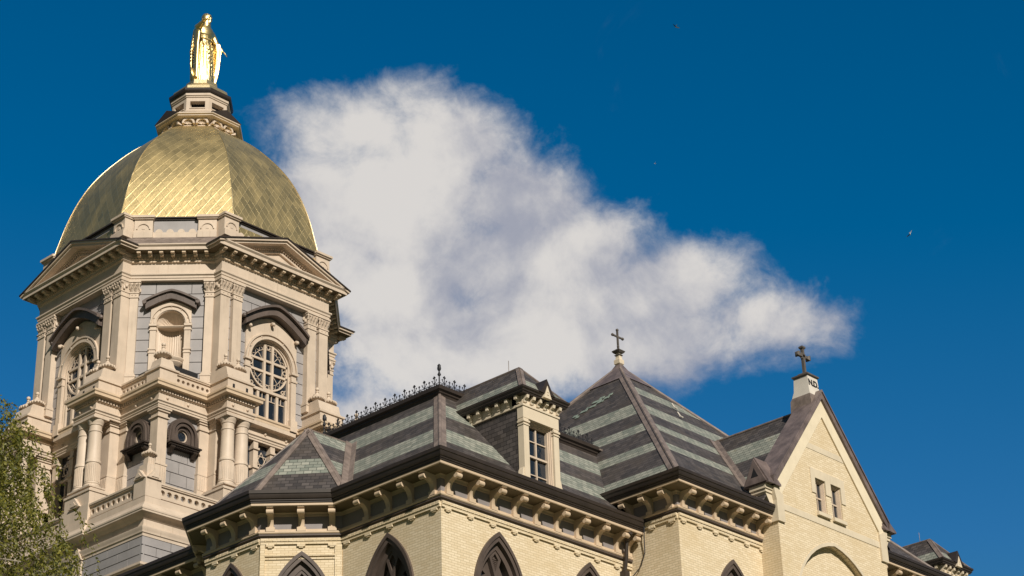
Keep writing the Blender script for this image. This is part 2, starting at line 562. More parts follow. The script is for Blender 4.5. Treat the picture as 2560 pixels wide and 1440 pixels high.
def lancet(uc, za, a, h, n=10):
    """right springing, up to the point, down to the left springing of a pointed arch of half width a and rise h"""
    c = (h * h - a * a) / (2 * a)
    r = a + c
    t1 = math.asin(h / r)
    zs = za - h
    right = [(uc - c + r * math.cos(t1 * i / n), zs + r * math.sin(t1 * i / n)) for i in range(n + 1)]
    left = [(2 * uc - u, z) for u, z in reversed(right[:-1])]
    return right + left

# ------------------------------------------------------------------ ground
g = MB()
g.f([Vector((x, y, GZ)) for x, y in ((-3000, -3000), (3000, -3000), (3000, 3000), (-3000, 3000))])
gr = g.build('ground', 'lawn', smooth=False)
gr['kind'] = 'structure'

# ------------------------------------------------------------------ the domed tower
TCX, TCY = 47.64, 63.02
tower = empty('domed_tower', (TCX, TCY, GZ), 'cream and grey painted tower with columns, arched windows and a gilded dome of diamond tiles', 'tower')
TO = Vector((0, 0, -GZ))
FC = Fr((0, 0), (1, 0))
DR, DW, DT = 5.77, 2.92, 0.42               # drum: face distance, half width, notch depth
DD = (DR - DT + DW) / math.sqrt(2)          # distance of the diagonal faces
DHW = (DR - DT - DW) / math.sqrt(2)         # and their half width
FD = Fr((0, 0), (1, -1))                    # the diagonal face that looks at the camera


def part(mb, name, mat, parent=tower, off=TO):
    return mb.build(name, mat, parent, off if parent is tower else None)


def rot4(o):
    for k in (1, 2, 3):
        copy_tree(o, rot=-k * PI / 2)
    return o


def notched(R_, W_, t=DT):
    a = [(-W_, -R_), (W_, -R_), (W_, -R_ + t), (R_ - t, -W_)]
    out = []
    for k in range(4):
        c, s = round(math.cos(k * PI / 2)), round(math.sin(k * PI / 2))
        out += [(x * c - y * s, x * s + y * c) for x, y in a]
    return out


def octo(ap):
    r = ap / math.cos(PI / 8)
    return [(r * math.cos(R(-112.5 + 45 * k)), r * math.sin(R(-112.5 + 45 * k))) for k in range(8)]


def courses(mb, fr, u0, u1, z0, z1, d, h=0.5, w=1.35, gap=0.035, back=0.07, stagger=True):
    """rusticated boarding: blocks with real open joints over a recessed backing"""
    mb.fbox(fr, u0, u1, d - back - 0.05, d - back, z0, z1)
    n = max(1, round((z1 - z0) / h)); hh = (z1 - z0) / n
    for i in range(n):
        za, zb = z0 + i * hh + gap / 2, z0 + (i + 1) * hh - gap / 2
        us = [u0]
        u = u0 + (w * 0.5 if (i % 2 and stagger) else w)
        while u < u1 - 0.25:
            us.append(u); u += w
        us.append(u1)
        for k in range(len(us) - 1):
            ua = us[k] + (0.012 if k else 0); ub = us[k + 1] - (0.012 if k < len(us) - 2 else 0)
            mb.fbox(fr, ua, ub, d - back, d, za, zb)


# core
m = MB()
m.prism([(-6.7, -6.7), (6.7, -6.7), (6.7, 6.7), (-6.7, 6.7)], 0 + GZ, 27.0)
m.prism([(-4.85, -4.85), (4.85, -4.85), (4.85, 4.85), (-4.85, 4.85)], 27.0, 33.5)
o_ = octo(4.95)
m.prism(octo(4.6), 33.5, 40.0)
part(m, 'core', 'shadow_void')

# --- base storey: grey boarding, belt, cornice
m = MB()
courses(m, FC, -6.90, 6.90, 24.16, 25.22, 6.90, 0.355, 1.3)
gw = part(m, 'grey_wall', 'grey_paint'); rot4(gw)
m = MB()
for s in (-1, 1):
    m.fbox(FC, s * 3.25, s * 2.75, 6.6, 6.97, 24.16, 25.2)
    m.fprism(FC, [(s * 3.3, 25.2), (s * 2.7, 25.2), (s * 3.0, 25.75)], 6.6, 7.02)
o = part(m, 'pilaster_strip', 'cream_paint'); rot4(o)
m = MB()
m.fring(FC, -4.75, 24.72, 0.24, 0.40, 6.85, 7.06, 24)
m.fring(FC, -4.75, 24.72, 0.20, 0.26, 6.85, 6.98, 24)
rw = part(m, 'small_round_window', 'brown_paint')
m = MB(); m.fdisc(FC, -4.75, 24.72, 0.25, 6.93)
part(m, 'pane', 'window_glass', rw)
rot4(rw)
sq = lambda h: [(-h, -h), (h, -h), (h, h), (-h, h)]
def brk(h, e, a=3.35, b=1.55):
    q = [(-h, -h), (-a, -h), (-a, -h - e), (-b, -h - e), (-b, -h), (b, -h), (b, -h - e), (a, -h - e), (a, -h)]
    out = []
    for k in range(4):
        c, s = round(math.cos(k * PI / 2)), round(math.sin(k * PI / 2))
        out += [(x * c - y * s, x * s + y * c) for x, y in q]
    return out
m = MB()
m.sweep(sq(6.9), [(-0.2, 23.62), (0.0, 23.62), (0.03, 23.72), (0.10, 23.80), (0.10, 23.90), (0.02, 23.93), (0.05, 24.0), (0.14, 24.07), (0.14, 24.16), (-0.2, 24.16)], True)
m.sweep(sq(6.9), [(-0.25, GZ), (-0.06, GZ), (-0.06, 23.62), (-0.25, 23.62)], True)
part(m, 'lower_belt', 'cream_paint')
m = MB()
m.sweep(sq(6.9), [(-0.2, 25.2), (0.02, 25.2), (0.02, 25.30), (0.06, 25.33), (0.06, 25.43), (0.10, 25.5), (0.10, 25.56), (-0.03, 25.60), (-0.03, 25.90), (-0.2, 25.9)], True)
part(m, 'base_frieze', 'cream_paint')
m = MB()
m.sweep(brk(6.9, 0.09), [(-0.5, 25.88), (0.0, 25.88), (0.05, 25.95), (0.16, 26.02), (0.26, 26.06), (0.26, 26.12), (0.28, 26.14), (0.28, 26.20), (0.20, 26.30), (0.10, 26.38), (0.06, 26.48), (-0.03, 26.52), (-0.03, 26.78), (-0.5, 26.78)], True)
part(m, 'base_cornice', 'cream_paint')

# --- balcony: balustrades pierced with round holes, corner posts, column pedestals
def holes_row(u0, n, sp, z, r):
    return [[(u0 + sp * i + r * math.cos(2 * PI * k / 14), z + r * math.sin(2 * PI * k / 14)) for k in range(14)] for i in range(n)]
def balustrade(fr, u0, u1, z0, z1, d, n, r, th):
    m = MB()
    zc = (z0 + z1) / 2 - 0.01
    sp = (u1 - u0) / n
    hh = holes_row(u0 + sp / 2, n, sp, zc, r)
    out = [(u0, z0), (u1, z0), (u1, z1), (u0, z1)]
    m.fwall(fr, out, hh, d, th)
    m.fwall(fr, out, hh, d - th, 0.001)
    m.fbox(fr, u0, u1, d - th - 0.05, d + 0.06, z1, z1 + 0.05)
    m.fbox(fr, u0, u1, d - th - 0.08, d + 0.09, z1 + 0.05, z1 + 0.12)
    m.fbox(fr, u0, u1, d - th - 0.05, d + 0.06, z0 - 0.07, z0)
    return m
for u0, u1, n in ((-6.15, -3.28, 9), (3.28, 6.15, 9), (-1.55, 1.55, 9)):
    o = part(balustrade(FC, u0, u1, 26.92, 27.34, 6.74, n, 0.112, 0.16), 'balustrade', 'cream_paint')
    rot4(o)
def gablet(m, fr, u, d, z, w, h):
    m.fprism(fr, [(u - w, z), (u + w, z), (u, z + h)], d - 0.3, d + 0.07)
    m.fprism(fr, [(u - w * .5, z + h * .14), (u + w * .5, z + h * .14), (u, z + h * .62)], d, d + 0.10)
for s in (-1, 1):
    m = MB()
    ua, ub = sorted((s * 3.28, s * 1.55))
    m.fbox(FC, ua, ub, 5.0, 6.86, 26.78, 27.5)
    m.fbox(FC, ua + 0.07, ub - 0.07, 5.0, 6.80, 27.5, 28.05)
    m.fbox(FC, ua + 0.03, ub - 0.03, 5.0, 6.84, 28.05, 28.14)
    m.fbox(FC, ua + 0.12, ub - 0.12, 5.0, 6.74, 28.14, 28.24)
    gablet(m, FC, (ua + ub) / 2, 6.86, 27.5, 0.36, 0.42)
    o = part(m, 'column_pedestal', 'cream_paint'); rot4(o)
def urn_mb(m, c, k=1.0, scal=True):
    prof = [(.16, 0), (.16, .05), (.11, .07), (.11, .17), (.14, .19), (.32, .29), (.355, .31), (.355, .345), (.25, .41), (.12, .50), (.07, .58), (.06, .62), (.085, .64), (.06, .66), (.05, .70)]
    m.lathe(c, [(r * k, z * k) for r, z in prof], 18)
    m.ball(Vector(c) + Vector((0, 0, .79 * k)), .095 * k, 12)
    if scal:
        for i in range(16):
            a = 2 * PI * i / 16
            m.ball(Vector(c) + Vector((.345 * k * math.cos(a), .345 * k * math.sin(a), .285 * k)), .056 * k, 6, 1.25)
m = MB()
m.box(-6.88, -6.16, -6.88, -6.16, 26.78, 27.5)
m.box(-6.80, -6.22, -6.80, -6.22, 27.5, 28.0)
m.box(-6.76, -6.26, -6.76, -6.26, 28.0, 28.12)
for fr in (FC, Fr((0, 0), (0, -1))):
    s_ = -1 if fr is FC else 1
    gablet(m, fr, s_ * 6.52, 6.88, 27.5, 0.33, 0.36)
post = part(m, 'corner_post', 'cream_paint'); rot4(post)
m = MB()
m.box(-6.66, -6.36, -6.66, -6.36, 28.12, 28.42)
for i in range(-1, 2):
    m.box(-6.51 + i * .09 - .02, -6.51 + i * .09 + .02, -6.68, -6.34, 28.14, 28.36)
urn_mb(m, (-6.51, -6.51, 28.36), 0.78)
o = part(m, 'urn_finial', 'cream_paint'); rot4(o)

# --- middle storey
for s in (-1, 1):
    m = MB()
    courses(m, FC, min(s * 3.36, s * 5.0), max(s * 3.36, s * 5.0), 26.8, 31.25, 5.27, 0.50, 0.8)
    o = part(m, 'grey_wall', 'grey_paint'); rot4(o)
def fluted(m, fr, u0, u1, d, z0, z1, step=0.095, ret=None):
    m.fbox(fr, u0, u1, d - 0.5, d, z0, z1)
    n = max(2, round((u1 - u0) / step)); w = (u1 - u0) / n
    for i in range(n):
        m.fbox(fr, u0 + w * (i + .22), u0 + w * (i + .78), d - 0.02, d + 0.022, z0 + .04, z1 - .05)
def capped_pier(m, fr, u0, u1, d, z0, zm, z1, dep=0.5):
    fluted(m, fr, u0 - 0.03, u1 + 0.03, d + 0.03, z0 + .16, zm)
    m.fbox(fr, u0 - 0.08, u1 + 0.08, d - dep, d + 0.09, z0, z0 + .10)
    m.fbox(fr, u0 - 0.05, u1 + 0.05, d - dep, d + 0.06, z0 + .10, z0 + .16)
    m.fbox(fr, u0 - 0.04, u1 + 0.04, d - dep, d + 0.045, zm, zm + .07)
    m.fbox(fr, u0, u1, d - dep, d, zm + .07, z1)
    m.fbox(fr, u0 - 0.05, u1 + 0.05, d - dep, d + 0.05, z1 - .42, z1 - .36)
    m.fbox(fr, u0 - 0.05, u1 + 0.05, d - dep, d + 0.05, z1 - .16, z1 - .08)
    m.fbox(fr, u0 - 0.10, u1 + 0.10, d - dep, d + 0.10, z1 - .08, z1)
m = MB()
# a square pier wraps the corner: build it once with both faces
def sqpier(m, x0, x1, y0, y1, z0, z1):
    m.box(x0, x1, y0, y1, z0, z1)
sqpier(m, -5.42, -4.96, -5.42, -4.96, 28.9, 31.23)
sqpier(m, -5.45, -4.93, -5.45, -4.93, 26.8, 28.85)
sqpier(m, -5.475, -4.905, -5.475, -4.905, 28.85, 28.93)
sqpier(m, -5.48, -4.90, -5.48, -4.90, 30.81, 30.87)
sqpier(m, -5.48, -4.90, -5.48, -4.90, 31.06, 31.14)
sqpier(m, -5.53, -4.85, -5.53, -4.85, 31.14, 31.23)
for i in range(5):
    q = -5.45 + (i + .5) * .104
    m.box(q - .03, q + .03, -5.473, -5.4, 27.0, 28.8)
    m.box(-5.473, -5.4, q - .03, q + .03, 27.0, 28.8)
o = part(m, 'corner_pier', 'cream_paint'); rot4(o)
for s in (-1, 1):
    m = MB()
    a, b = sorted((s * 3.40, s * 2.94))
    capped_pier(m, FC, a, b, 5.42, 28.1, 28.93, 31.23)
    a, b = sorted((s * 2.94, s * 1.95))
    capped_pier(m, FC, a, b, 5.86, 28.1, 28.93, 31.23, 0.7)
    o = part(m, 'pilaster', 'cream_paint'); rot4(o)
for s in (-1, 1):
    uc, zc = s * 4.18, 30.36
    m = MB()
    prof = [(0.30, 0.10), (0.36, 0.20), (0.42, 0.14), (0.50, 0.22)]
    for r0, r1, dd in ((0.30, 0.35, 5.42), (0.35, 0.45, 5.50), (0.45, 0.50, 5.44), (0.50, 0.62, 5.54), (0.62, 0.68, 5.46)):
        A = [(uc + r0, zc - .44)] + arcpts(uc, zc, r0, 0, PI, 20) + [(uc - r0, zc - .44)]
        B = [(uc + r1 + .05, zc - .44)] + arcpts(uc, zc, r1, 0, PI, 20) + [(uc - r1 - .05, zc - .44)]
        m.fstrip(FC, A, B, 5.1, dd)
    for t in (-1, 1):
        for k in range(4):
            m.fbox(FC, uc + t * .70 - .04, uc + t * .70 + .04, 5.2, 5.44 - k * .01, zc - .30 + k * .1, zc - .22 + k * .1)
    m.fwall(FC, [(uc - .34, zc - .44), (uc + .34, zc - .44), (uc + .34, zc + .1), (uc + .2, zc + .3), (uc - .2, zc + .3), (uc - .34, zc + .1)],
            [[(uc + .25 * math.cos(2 * PI * k / 20), zc - .03 + .25 * math.sin(2 * PI * k / 20)) for k in range(20)]], 5.40, 0.12)
    rw = part(m, 'round_window', 'brown_paint')
    m = MB()
    m.fbox(FC, uc - .76, uc + .76, 5.1, 5.66, zc - .50, zc - .44)
    m.fbox(FC, uc - .71, uc + .71, 5.1, 5.60, zc - .57, zc - .50)
    for k in range(15):
        u_ = uc - .62 + k * 1.24 / 14
        m.fbox(FC, u_ - .022, u_ + .022, 5.1, 5.55, zc - .64, zc - .57)
    for t in (-1, 1):
        m.fprof(FC, [(5.1, zc - .57), (5.57, zc - .57), (5.55, zc - .66), (5.44, zc - .74), (5.38, zc - .86), (5.1, zc - .86)], uc + t * .55 - .09, uc + t * .55 + .09)
    part(m, 'sill', 'brown_metal', rw)
    m = MB(); m.fring(FC, uc, zc - .03, .20, .255, 5.2, 5.33, 20)
    part(m, 'rim', 'cream_paint', rw)
    m = MB(); m.fdisc(FC, uc, zc - .03, .26, 5.29)
    part(m, 'pane', 'window_glass', rw)
    rot4(rw)
# columns
def column_mb(c, z0, z1, r):
    m = MB()
    h = z1 - z0
    m.box(c[0] - r * 1.4, c[0] + r * 1.4, c[1] - r * 1.4, c[1] + r * 1.4, z0, z0 + .06)
    m.lathe((c[0], c[1], z0), [(r * 1.38, .06), (r * 1.38, .12), (r * 1.25, .15), (r * 1.18, .18), (r * 1.25, .22), (r * 1.22, .25), (r * 1.08, .27), (r * 1.06, 1.06), (r * 1.16, 1.08), (r * 1.18, 1.14), (r * 1.08, 1.20), (r * 1.02, 1.24), (r * .97, h - .62), (r * 1.06, h - .60), (r * 1.06, h - .55), (r * .94, h - .53), (r * .94, h - .34), (r * 1.05, h - .32), (r * 1.05, h - .29), (r * 1.12, h - .24), (r * 1.28, h - .14), (r * 1.3, h - .10)], 26)
    for k in range(26):
        a = 2 * PI * k / 26
        p = Vector((c[0] + r * 1.07 * math.cos(a), c[1] + r * 1.07 * math.sin(a), z0 + .30))
        m.tube([p, p + Vector((0, 0, .72))], r * .075, 5)
    m.box(c[0] - r * 1.38, c[0] + r * 1.38, c[1] - r * 1.38, c[1] + r * 1.38, z1 - .10, z1)
    return m
for u in (-2.82, -2.13, 2.13, 2.82):
    o = part(column_mb((u, -6.45), 28.24, 31.22, 0.262), 'column', 'cream_paint'); rot4(o)
# entablature following the projecting column bays and the window bay between them
def entab(h, a, b, e, c):
    q = [(-h, -h), (-a, -h), (-a, -e), (-b, -e), (-b, -c), (b, -c), (b, -e), (a, -e), (a, -h)]
    out = []
    for k in range(4):
        cc, s = round(math.cos(k * PI / 2)), round(math.sin(k * PI / 2))
        out += [(x * cc - y * s, x * s + y * cc) for x, y in q]
    return out
EP = entab(5.52, 3.12, 1.80, 6.72, 5.30)
m = MB()
m.sweep(EP, [(-0.5, 31.22), (0.02, 31.22), (0.02, 31.29), (0.05, 31.31), (0.05, 31.38), (0.10, 31.42), (0.10, 31.46), (-0.01, 31.48), (-0.01, 31.78), (0.05, 31.80), (-0.5, 31.80)], True)
part(m, 'entablature', 'cream_paint')
m = MB()
m.sweep(EP, [(-0.5, 31.96), (0.12, 31.96), (0.24, 31.985), (0.25, 31.975), (0.27, 31.975), (0.27, 32.08), (0.31, 32.12), (0.31, 32.20), (0.05, 32.28), (-0.5, 32.28)], True)
m.sweep(EP, [(-0.5, 31.80), (0.03, 31.80), (0.03, 31.95), (-0.5, 31.95)], True)
part(m, 'cornice', 'tan_paint')
def dents(m, fr, u0, u1, d, z0, z1, sp, w, dep):
    m.fprism(fr, dents_poly(u0, u1, z0, z1, sp, w, .012), d - .02, d + dep)
m = MB()
for a, b, d in ((-5.5, -3.2, 5.55), (-3.14, -1.78, 6.75), (1.78, 3.14, 6.75), (3.2, 5.5, 5.55)):
    dents(m, FC, a, b, d, 31.82, 31.94, 0.125, 0.07, 0.07)
for s in (-1, 1):
    fr = Fr((s * 3.12 if s > 0 else -3.12, 0), (0, 1) if s > 0 else (0, -1))
    dents(m, fr, 5.6 if s < 0 else -6.7, 6.7 if s < 0 else -5.6, 0.03, 31.82, 31.94, 0.125, 0.07, 0.07)
o = part(m, 'dentil_course', 'cream_paint'); rot4(o)
STUDS = []
for s in (-1, 1):
    for u, d in ((s * 2.83, 6.71), (s * 2.1, 6.71), (s * 4.1, 5.51), (s * 5.1, 5.51)):
        STUDS.append((u, d + .02))
for u in (-1.1, 0, 1.1):
    STUDS.append((u, 5.31))
for u, d in STUDS:
    m = MB(); m.ball(FC.p(u, d, 31.63), 0.06, 8)
    rot4(part(m, 'stud', 'cream_paint'))
# parapet over it
for s in (-1, 1):
    m = MB()
    a, b = sorted((s * 3.05, s * 1.78))
    m.fbox(FC, a, b, 5.0, 6.62, 32.28, 32.78)
    m.fbox(FC, a - .06, b + .06, 5.0, 6.68, 32.78, 32.86)
    m.fprof(FC, [(5.0, 32.86), (6.62, 32.86), (6.50, 33.0), (6.42, 33.34), (6.36, 33.40), (5.0, 33.40)], a + .06, b - .06)
    o = part(m, 'parapet_block', 'cream_paint')
    for u in (a + .30, b - .30):
        mm = MB()
        mm.fbox(FC, u - .05, u + .05, 6.60, 6.635, 32.42, 32.60)
        part(mm, 'scupper', 'shadow_void', o)
    rot4(o)
    for u in (s * 2.74, s * 2.10):
        m = MB()
        urn_mb(m, (u, -6.05, 33.30), 0.92)
        o = part(m, 'urn_finial', 'cream_paint'); rot4(o)
    a, b = sorted((s * 3.05, s * 4.72))
    m = balustrade(FC, a, b, 32.36, 32.74, 5.50, 7, 0.075, 0.2)
    m.fbox(FC, a, b, 5.25, 5.52, 32.24, 32.30)
    o = part(m, 'parapet_rail', 'cream_paint'); rot4(o)
m = MB()
m.box(-5.56, -4.72, -5.56, -4.72, 32.28, 32.80)
m.box(-5.62, -4.66, -5.62, -4.66, 32.80, 32.88)
m.loft([[Vector((-5.14 + a * h, -5.14 + b * h, z)) for a, b in ((-1, -1), (1, -1), (1, 1), (-1, 1))] for h, z in ((.40, 32.88), (.33, 33.05), (.28, 33.30), (.24, 33.34))])
urn_mb(m, (-5.14, -5.14, 33.30), 0.95)
o = part(m, 'corner_urn', 'cream_paint'); rot4(o)
# middle window
m = MB()
for a, b in ((-1.72, -1.42), (1.42, 1.72), (-.56, -.32), (.32, .56)):
    m.fbox(FC, a, b, 4.85, 5.28, 27.0, 31.23)
    m.fbox(FC, a - .04, b + .04, 4.85, 5.34, 30.05, 30.13)
    m.fbox(FC, a - .04, b + .04, 4.85, 5.34, 30.86, 30.94)
for a, b in ((-1.42, -.56), (-.32, .32), (.56, 1.42)):
    m.fbox(FC, a, b, 4.85, 5.16, 30.06, 30.16)
    m.fbox(FC, a, b, 4.85, 5.14, 27.0, 28.1)
    for q in (.5,):
        u = a + (b - a) * q
        m.fbox(FC, u - .02, u + .02, 4.85, 5.12, 28.1, 30.06)
    for z in (28.75, 29.4):
        m.fbox(FC, a, b, 4.85, 5.11, z - .015, z + .015)
    c, h = (a + b) / 2, .36
    for k in range(6):
        p, q = PI / 2 + k * PI / 3, PI / 2 + (k + 2) * PI / 3
        w = min(.30, (b - a) / 2 - .02)
        m.bar(FC.p(c + w * math.cos(p), 5.09, 30.54 + h * math.sin(p)), FC.p(c + w * math.cos(q), 5.09, 30.54 + h * math.sin(q)), .025)
mw = part(m, 'tall_window', 'cream_paint')
m = MB(); m.fbox(FC, -1.72, 1.72, 4.9, 5.04, 27.0, 31.23)
part(m, 'pane', 'window_glass', mw)
rot4(mw)

# --- drum
m = MB()
for s in (-1, 1):
    mm = MB()
    a, b = sorted((s * 1.32, s * 1.80))
    courses(mm, FC, a, b, 31.95, 36.2, DR - .28, 0.5, 3)
    rot4(part(mm, 'drum_wall', 'grey_paint'))
courses(m, FC, -1.80, 1.80, 36.2, 37.64, DR - .28, 0.48, 1.45)
for s in (-1, 1):
    m.fbox(FC, min(s * 2.2, s * 2.43), max(s * 2.2, s * 2.43), 5.0, DR - .24, 33.4, 37.64)
    for k in range(9):
        m.fbox(FC, min(s * 2.2, s * 2.43), max(s * 2.2, s * 2.43), 5.0, DR - .20, 33.6 + .5 * k, 33.6 + .5 * k + .44)
o = part(m, 'drum_wall', 'grey_paint'); rot4(o)
m = MB()
courses(m, FD, -1.40, 1.40, 36.55, 37.64, DD - .17, 0.53, 1.45)
o = part(m, 'drum_wall', 'grey_paint'); rot4(o)
for s in (-1, 1):
    m = MB()
    a, b = sorted((s * .74, s * 1.40))
    courses(m, FD, a, b, 33.0, 36.55, DD - .17, 0.507, 3)
    o = part(m, 'drum_wall', 'grey_paint'); rot4(o)

# drum pilasters with leafy capitals
def capital(m, fr, u0, u1, d, z0, z1, dep):
    h = z1 - z0; w = u1 - u0
    m.fbox(fr, u0 - .03, u1 + .03, d - dep, d + .035, z0, z0 + .05)
    m.fbox(fr, u0 - .01, u1 + .01, d - dep, d + .012, z0 + .05, z0 + .20)
    for q in (.28, .72):
        m.ball(fr.p(u0 + w * q, d + .015, z0 + .125), .028, 6)
    m.fbox(fr, u0 - .035, u1 + .035, d - dep, d + .04, z0 + .20, z0 + .25)
    zb = z0 + .25; hb = z1 - .10 - zb
    m.loft([[fr.p(u0 - e, d - dep, z), fr.p(u1 + e, d - dep, z), fr.p(u1 + e, d + e, z), fr.p(u0 - e, d + e, z)] for e, z in ((.0, zb), (.01, zb + hb * .6), (.07, zb + hb))])
    n = max(2, round(w / .15))
    for row, (f0, f1, sh) in enumerate(((0.02, .46, 0), (.36, .82, .5))):
        for i in range(n + (1 if row else 0)):
            u = u0 + w * (i + .5 - sh) / n
            zz0, zz1 = zb + hb * f0, zb + hb * f1
            hw = w / n * .43
            P = [(hw * .75, .015, zz0), (hw, .05, zz0 + (zz1 - zz0) * .55), (hw * .8, .10, zz1 - .02), (hw * .3, .125, zz1 + .01), (hw * .25, .10, zz1 - .05)]
            L = [fr.p(max(u0 - .06, u - a), d + b, z) for a, b, z in P]; Rr = [fr.p(min(u1 + .06, u + a), d + b, z) for a, b, z in P]
            M_ = [fr.p(u, d + b + .025, z) for a, b, z in P]
            for k in range(len(P) - 1):
                m.f([L[k], M_[k], M_[k + 1], L[k + 1]]); m.f([M_[k], Rr[k], Rr[k + 1], M_[k + 1]])
    for t, ue in ((-1, u0), (1, u1)):
        m.tube([fr.p(ue + t * .02, d - .05, z1 - .17), fr.p(ue + t * .02, d + .07, z1 - .17)], .06, 8)
        m.tube([fr.p(ue - t * w * .22, d - .05, z1 - .16), fr.p(ue - t * w * .22, d + .07, z1 - .16)], .045, 8)
        # leaves on the return
        for k in range(2):
            m.ball(fr.p(ue + t * .045, d - .10 - k * .12, zb + hb * (.3 + .3 * k)), .06, 6, 1.6)
    m.fbox(fr, u0 - .09, u1 + .09, d - dep, d + .10, z1 - .10, z1 - .05)
    m.fbox(fr, u0 - .07, u1 + .07, d - dep, d + .08, z1 - .05, z1)
def drum_pilaster(fr, u0, u1, d, dep):
    m = MB()
    m.fbox(fr, u0 - .07, u1 + .07, d - dep, d + .08, 33.0, 33.30)
    m.fbox(fr, u0 - .09, u1 + .09, d - dep, d + .10, 33.30, 33.37)
    m.fbox(fr, u0 - .05, u1 + .05, d - dep, d + .06, 33.37, 33.44)
    m.fbox(fr, u0 - .02, u1 + .02, d - dep, d + .03, 33.44, 33.50)
    m.fbox(fr, u0, u1, d - dep, d, 33.50, 36.86)
    o = part(m, 'drum_pilaster', 'cream_paint')
    m = MB(); capital(m, fr, u0, u1, d, 36.86, 37.64, dep)
    part(m, 'capital', 'cream_paint', o)
    rot4(o)
drum_pilaster(FC, -DW + .02, -2.42, DR - .02, .47)
drum_pilaster(FC, 2.42, DW - .02, DR - .02, .47)
drum_pilaster(FC, -2.24, -1.78, DR - .02, .40)
drum_pilaster(FC, 1.78, 2.24, DR - .02, .40)
drum_pilaster(FD, -DHW + .02, -1.36, DD, .35)
drum_pilaster(FD, 1.36, DHW - .02, DD, .35)
# big arched window
zs, ra = 34.63, 1.10
m = MB()
arch = lambda r, zl: [(r, zl)] + arcpts(0, zs, r, 0, PI, 30) + [(-r, zl)]
m.fstrip(FC, arch(ra, 31.95), arch(1.36, 31.95), 5.0, DR - .20)
m.fstrip(FC, arch(1.12, zs), arch(1.24, zs), 5.0, DR - .15)
m.fstrip(FC, arch(1.31, zs), arch(1.37, zs), 5.0, DR - .13)
# spandrel up to the hood
hood_lo = [(-1.46 + 2.92 * i / 24, 36.72 - .78 * (abs(-1 + 2 * i / 24)) ** 1.7) for i in range(25)]
sp = [(1.36 * math.cos(PI - PI * i / 24), zs + 1.36 * math.sin(PI * i / 24)) for i in range(25)]
m.fstrip(FC, sp, [(max(-1.36, min(1.36, a)), b) for a, b in hood_lo], 5.2, DR - .22)
for s in (-1, 1):
    m.fbox(FC, min(s * 1.06, s * 1.42), max(s * 1.06, s * 1.42), 5.0, DR - .12, zs - .10, zs + .0)
    m.fbox(FC, min(s * 1.08, s * 1.40), max(s * 1.08, s * 1.40), 5.0, DR - .16, zs - .42, zs - .34)
    m.fbox(FC, min(s * 1.06, s * 1.42), max(s * 1.06, s * 1.42), 5.0, DR - .14, 32.0, 32.5)
m.fbox(FC, -1.4, 1.4, 5.0, DR - .20, 31.8, 31.98)
aw = part(m, 'arched_window', 'cream_paint')
for u, z in ((-1.27, 36.0), (-.06, 36.42), (1.25, 36.0)):
    m = MB()
    m.tube([FC.p(u, DR - .25, z + .05), FC.p(u, DR - .12, z + .06), FC.p(u, DR - .05, z + .02), FC.p(u, DR - .04, z - .06)], [.05, .07, .08, .06], 8)
    m.ball(FC.p(u, DR - .05, z), .08, 8)
    part(m, 'stud', 'cream_paint', aw)
for a in (25, 62, 118, 155):
    m = MB(); m.ball(FC.p(1.24 * math.cos(R(a)), DR - .16, zs + 1.24 * math.sin(R(a))), .04, 6)
    part(m, 'stud', 'cream_paint', aw)
m = MB()
lo = [(-1.62 + 3.24 * i / 24, 36.80 - .86 * (abs(-1 + 2 * i / 24)) ** 1.5) for i in range(25)]
hi = [(u * 1.0, z + .33) for u, z in lo]
m.fstrip(FC, lo, hi, 5.2, DR + .10)
hi2 = [(u * 1.045, z + .10) for u, z in hi]
m.fstrip(FC, [(u * 1.035, z - .005) for u, z in hi], hi2, 5.2, DR + .24)
for s in (-1, 1):
    m.ball(FC.p(s * 1.70, DR + .05, 36.28), .10, 8)
part(m, 'hood', 'hood_metal', aw)
m = MB()
G = 5.31
m.fstrip(FC, arch(1.03, 31.98), arch(1.12, 31.98), G - .2, G + .13)
for u in (-.21, .21):
    m.fbox(FC, u - .055, u + .055, G - .1, G + .10, 33.52, zs + .98)
for z in (34.86, 34.34):
    m.fbox(FC, -1.0, 1.0, G - .1, G + .08, z - .05, z + .05)
m.fbox(FC, -1.0, 1.0, G - .1, G + .13, 33.42, 33.54)
m.fring(FC, 0, 34.60, .97, 1.04, G - .08, G + .08, 36)
m.fring(FC, 0, 34.60, .78, .80, G - .03, G + .04, 36)
for k in range(20):
    a, b = 2 * PI * k / 20, 2 * PI * (k + .5) / 20
    p = FC.p(.79 * math.cos(a), G + .02, 34.60 + .79 * math.sin(a))
    for q in (b, b - 2 * PI / 20):
        m.bar(p, FC.p(.98 * math.cos(q), G + .02, 34.60 + .98 * math.sin(q)), .014)
for a in (45, 135, 225, 315):
    m.bar(FC.p(.3 * math.cos(R(a)), G + .02, 34.6 + .3 * math.sin(R(a))), FC.p(.72 * math.cos(R(a)), G + .02, 34.6 + .79 * math.sin(R(a))), .025)
for u, z in ((.90, 34.6), (-.90, 34.6), (0, 33.70), (0, 35.50)):
    m.fring(FC, u, z, .075, .105, G - .03, G + .05, 14)
for s in (-1, 1):
    m.fring(FC, s * .84, 33.70, .07, .10, G - .03, G + .05, 14)
    m.bar(FC.p(s * .98, G + .02, 33.85), FC.p(s * .75, G + .02, 33.55), .03)
for u in (-1.0, -.51, 0.0, .51, 1.0):
    m.fbox(FC, u - .062, u + .062, G - .1, G + .09, 31.98, 33.45)
for u in (-.74, -.25, .25, .74):
    m.fbox(FC, u - .012, u + .012, G - .03, G + .04, 32.02, 32.32)
    m.fbox(FC, u - .012, u + .012, G - .03, G + .04, 33.12, 33.45)
    m.fbox(FC, u - .18, u + .18, G - .03, G + .04, 33.10, 33.13)
    m.fbox(FC, u - .18, u + .18, G - .03, G + .04, 32.32, 32.35)
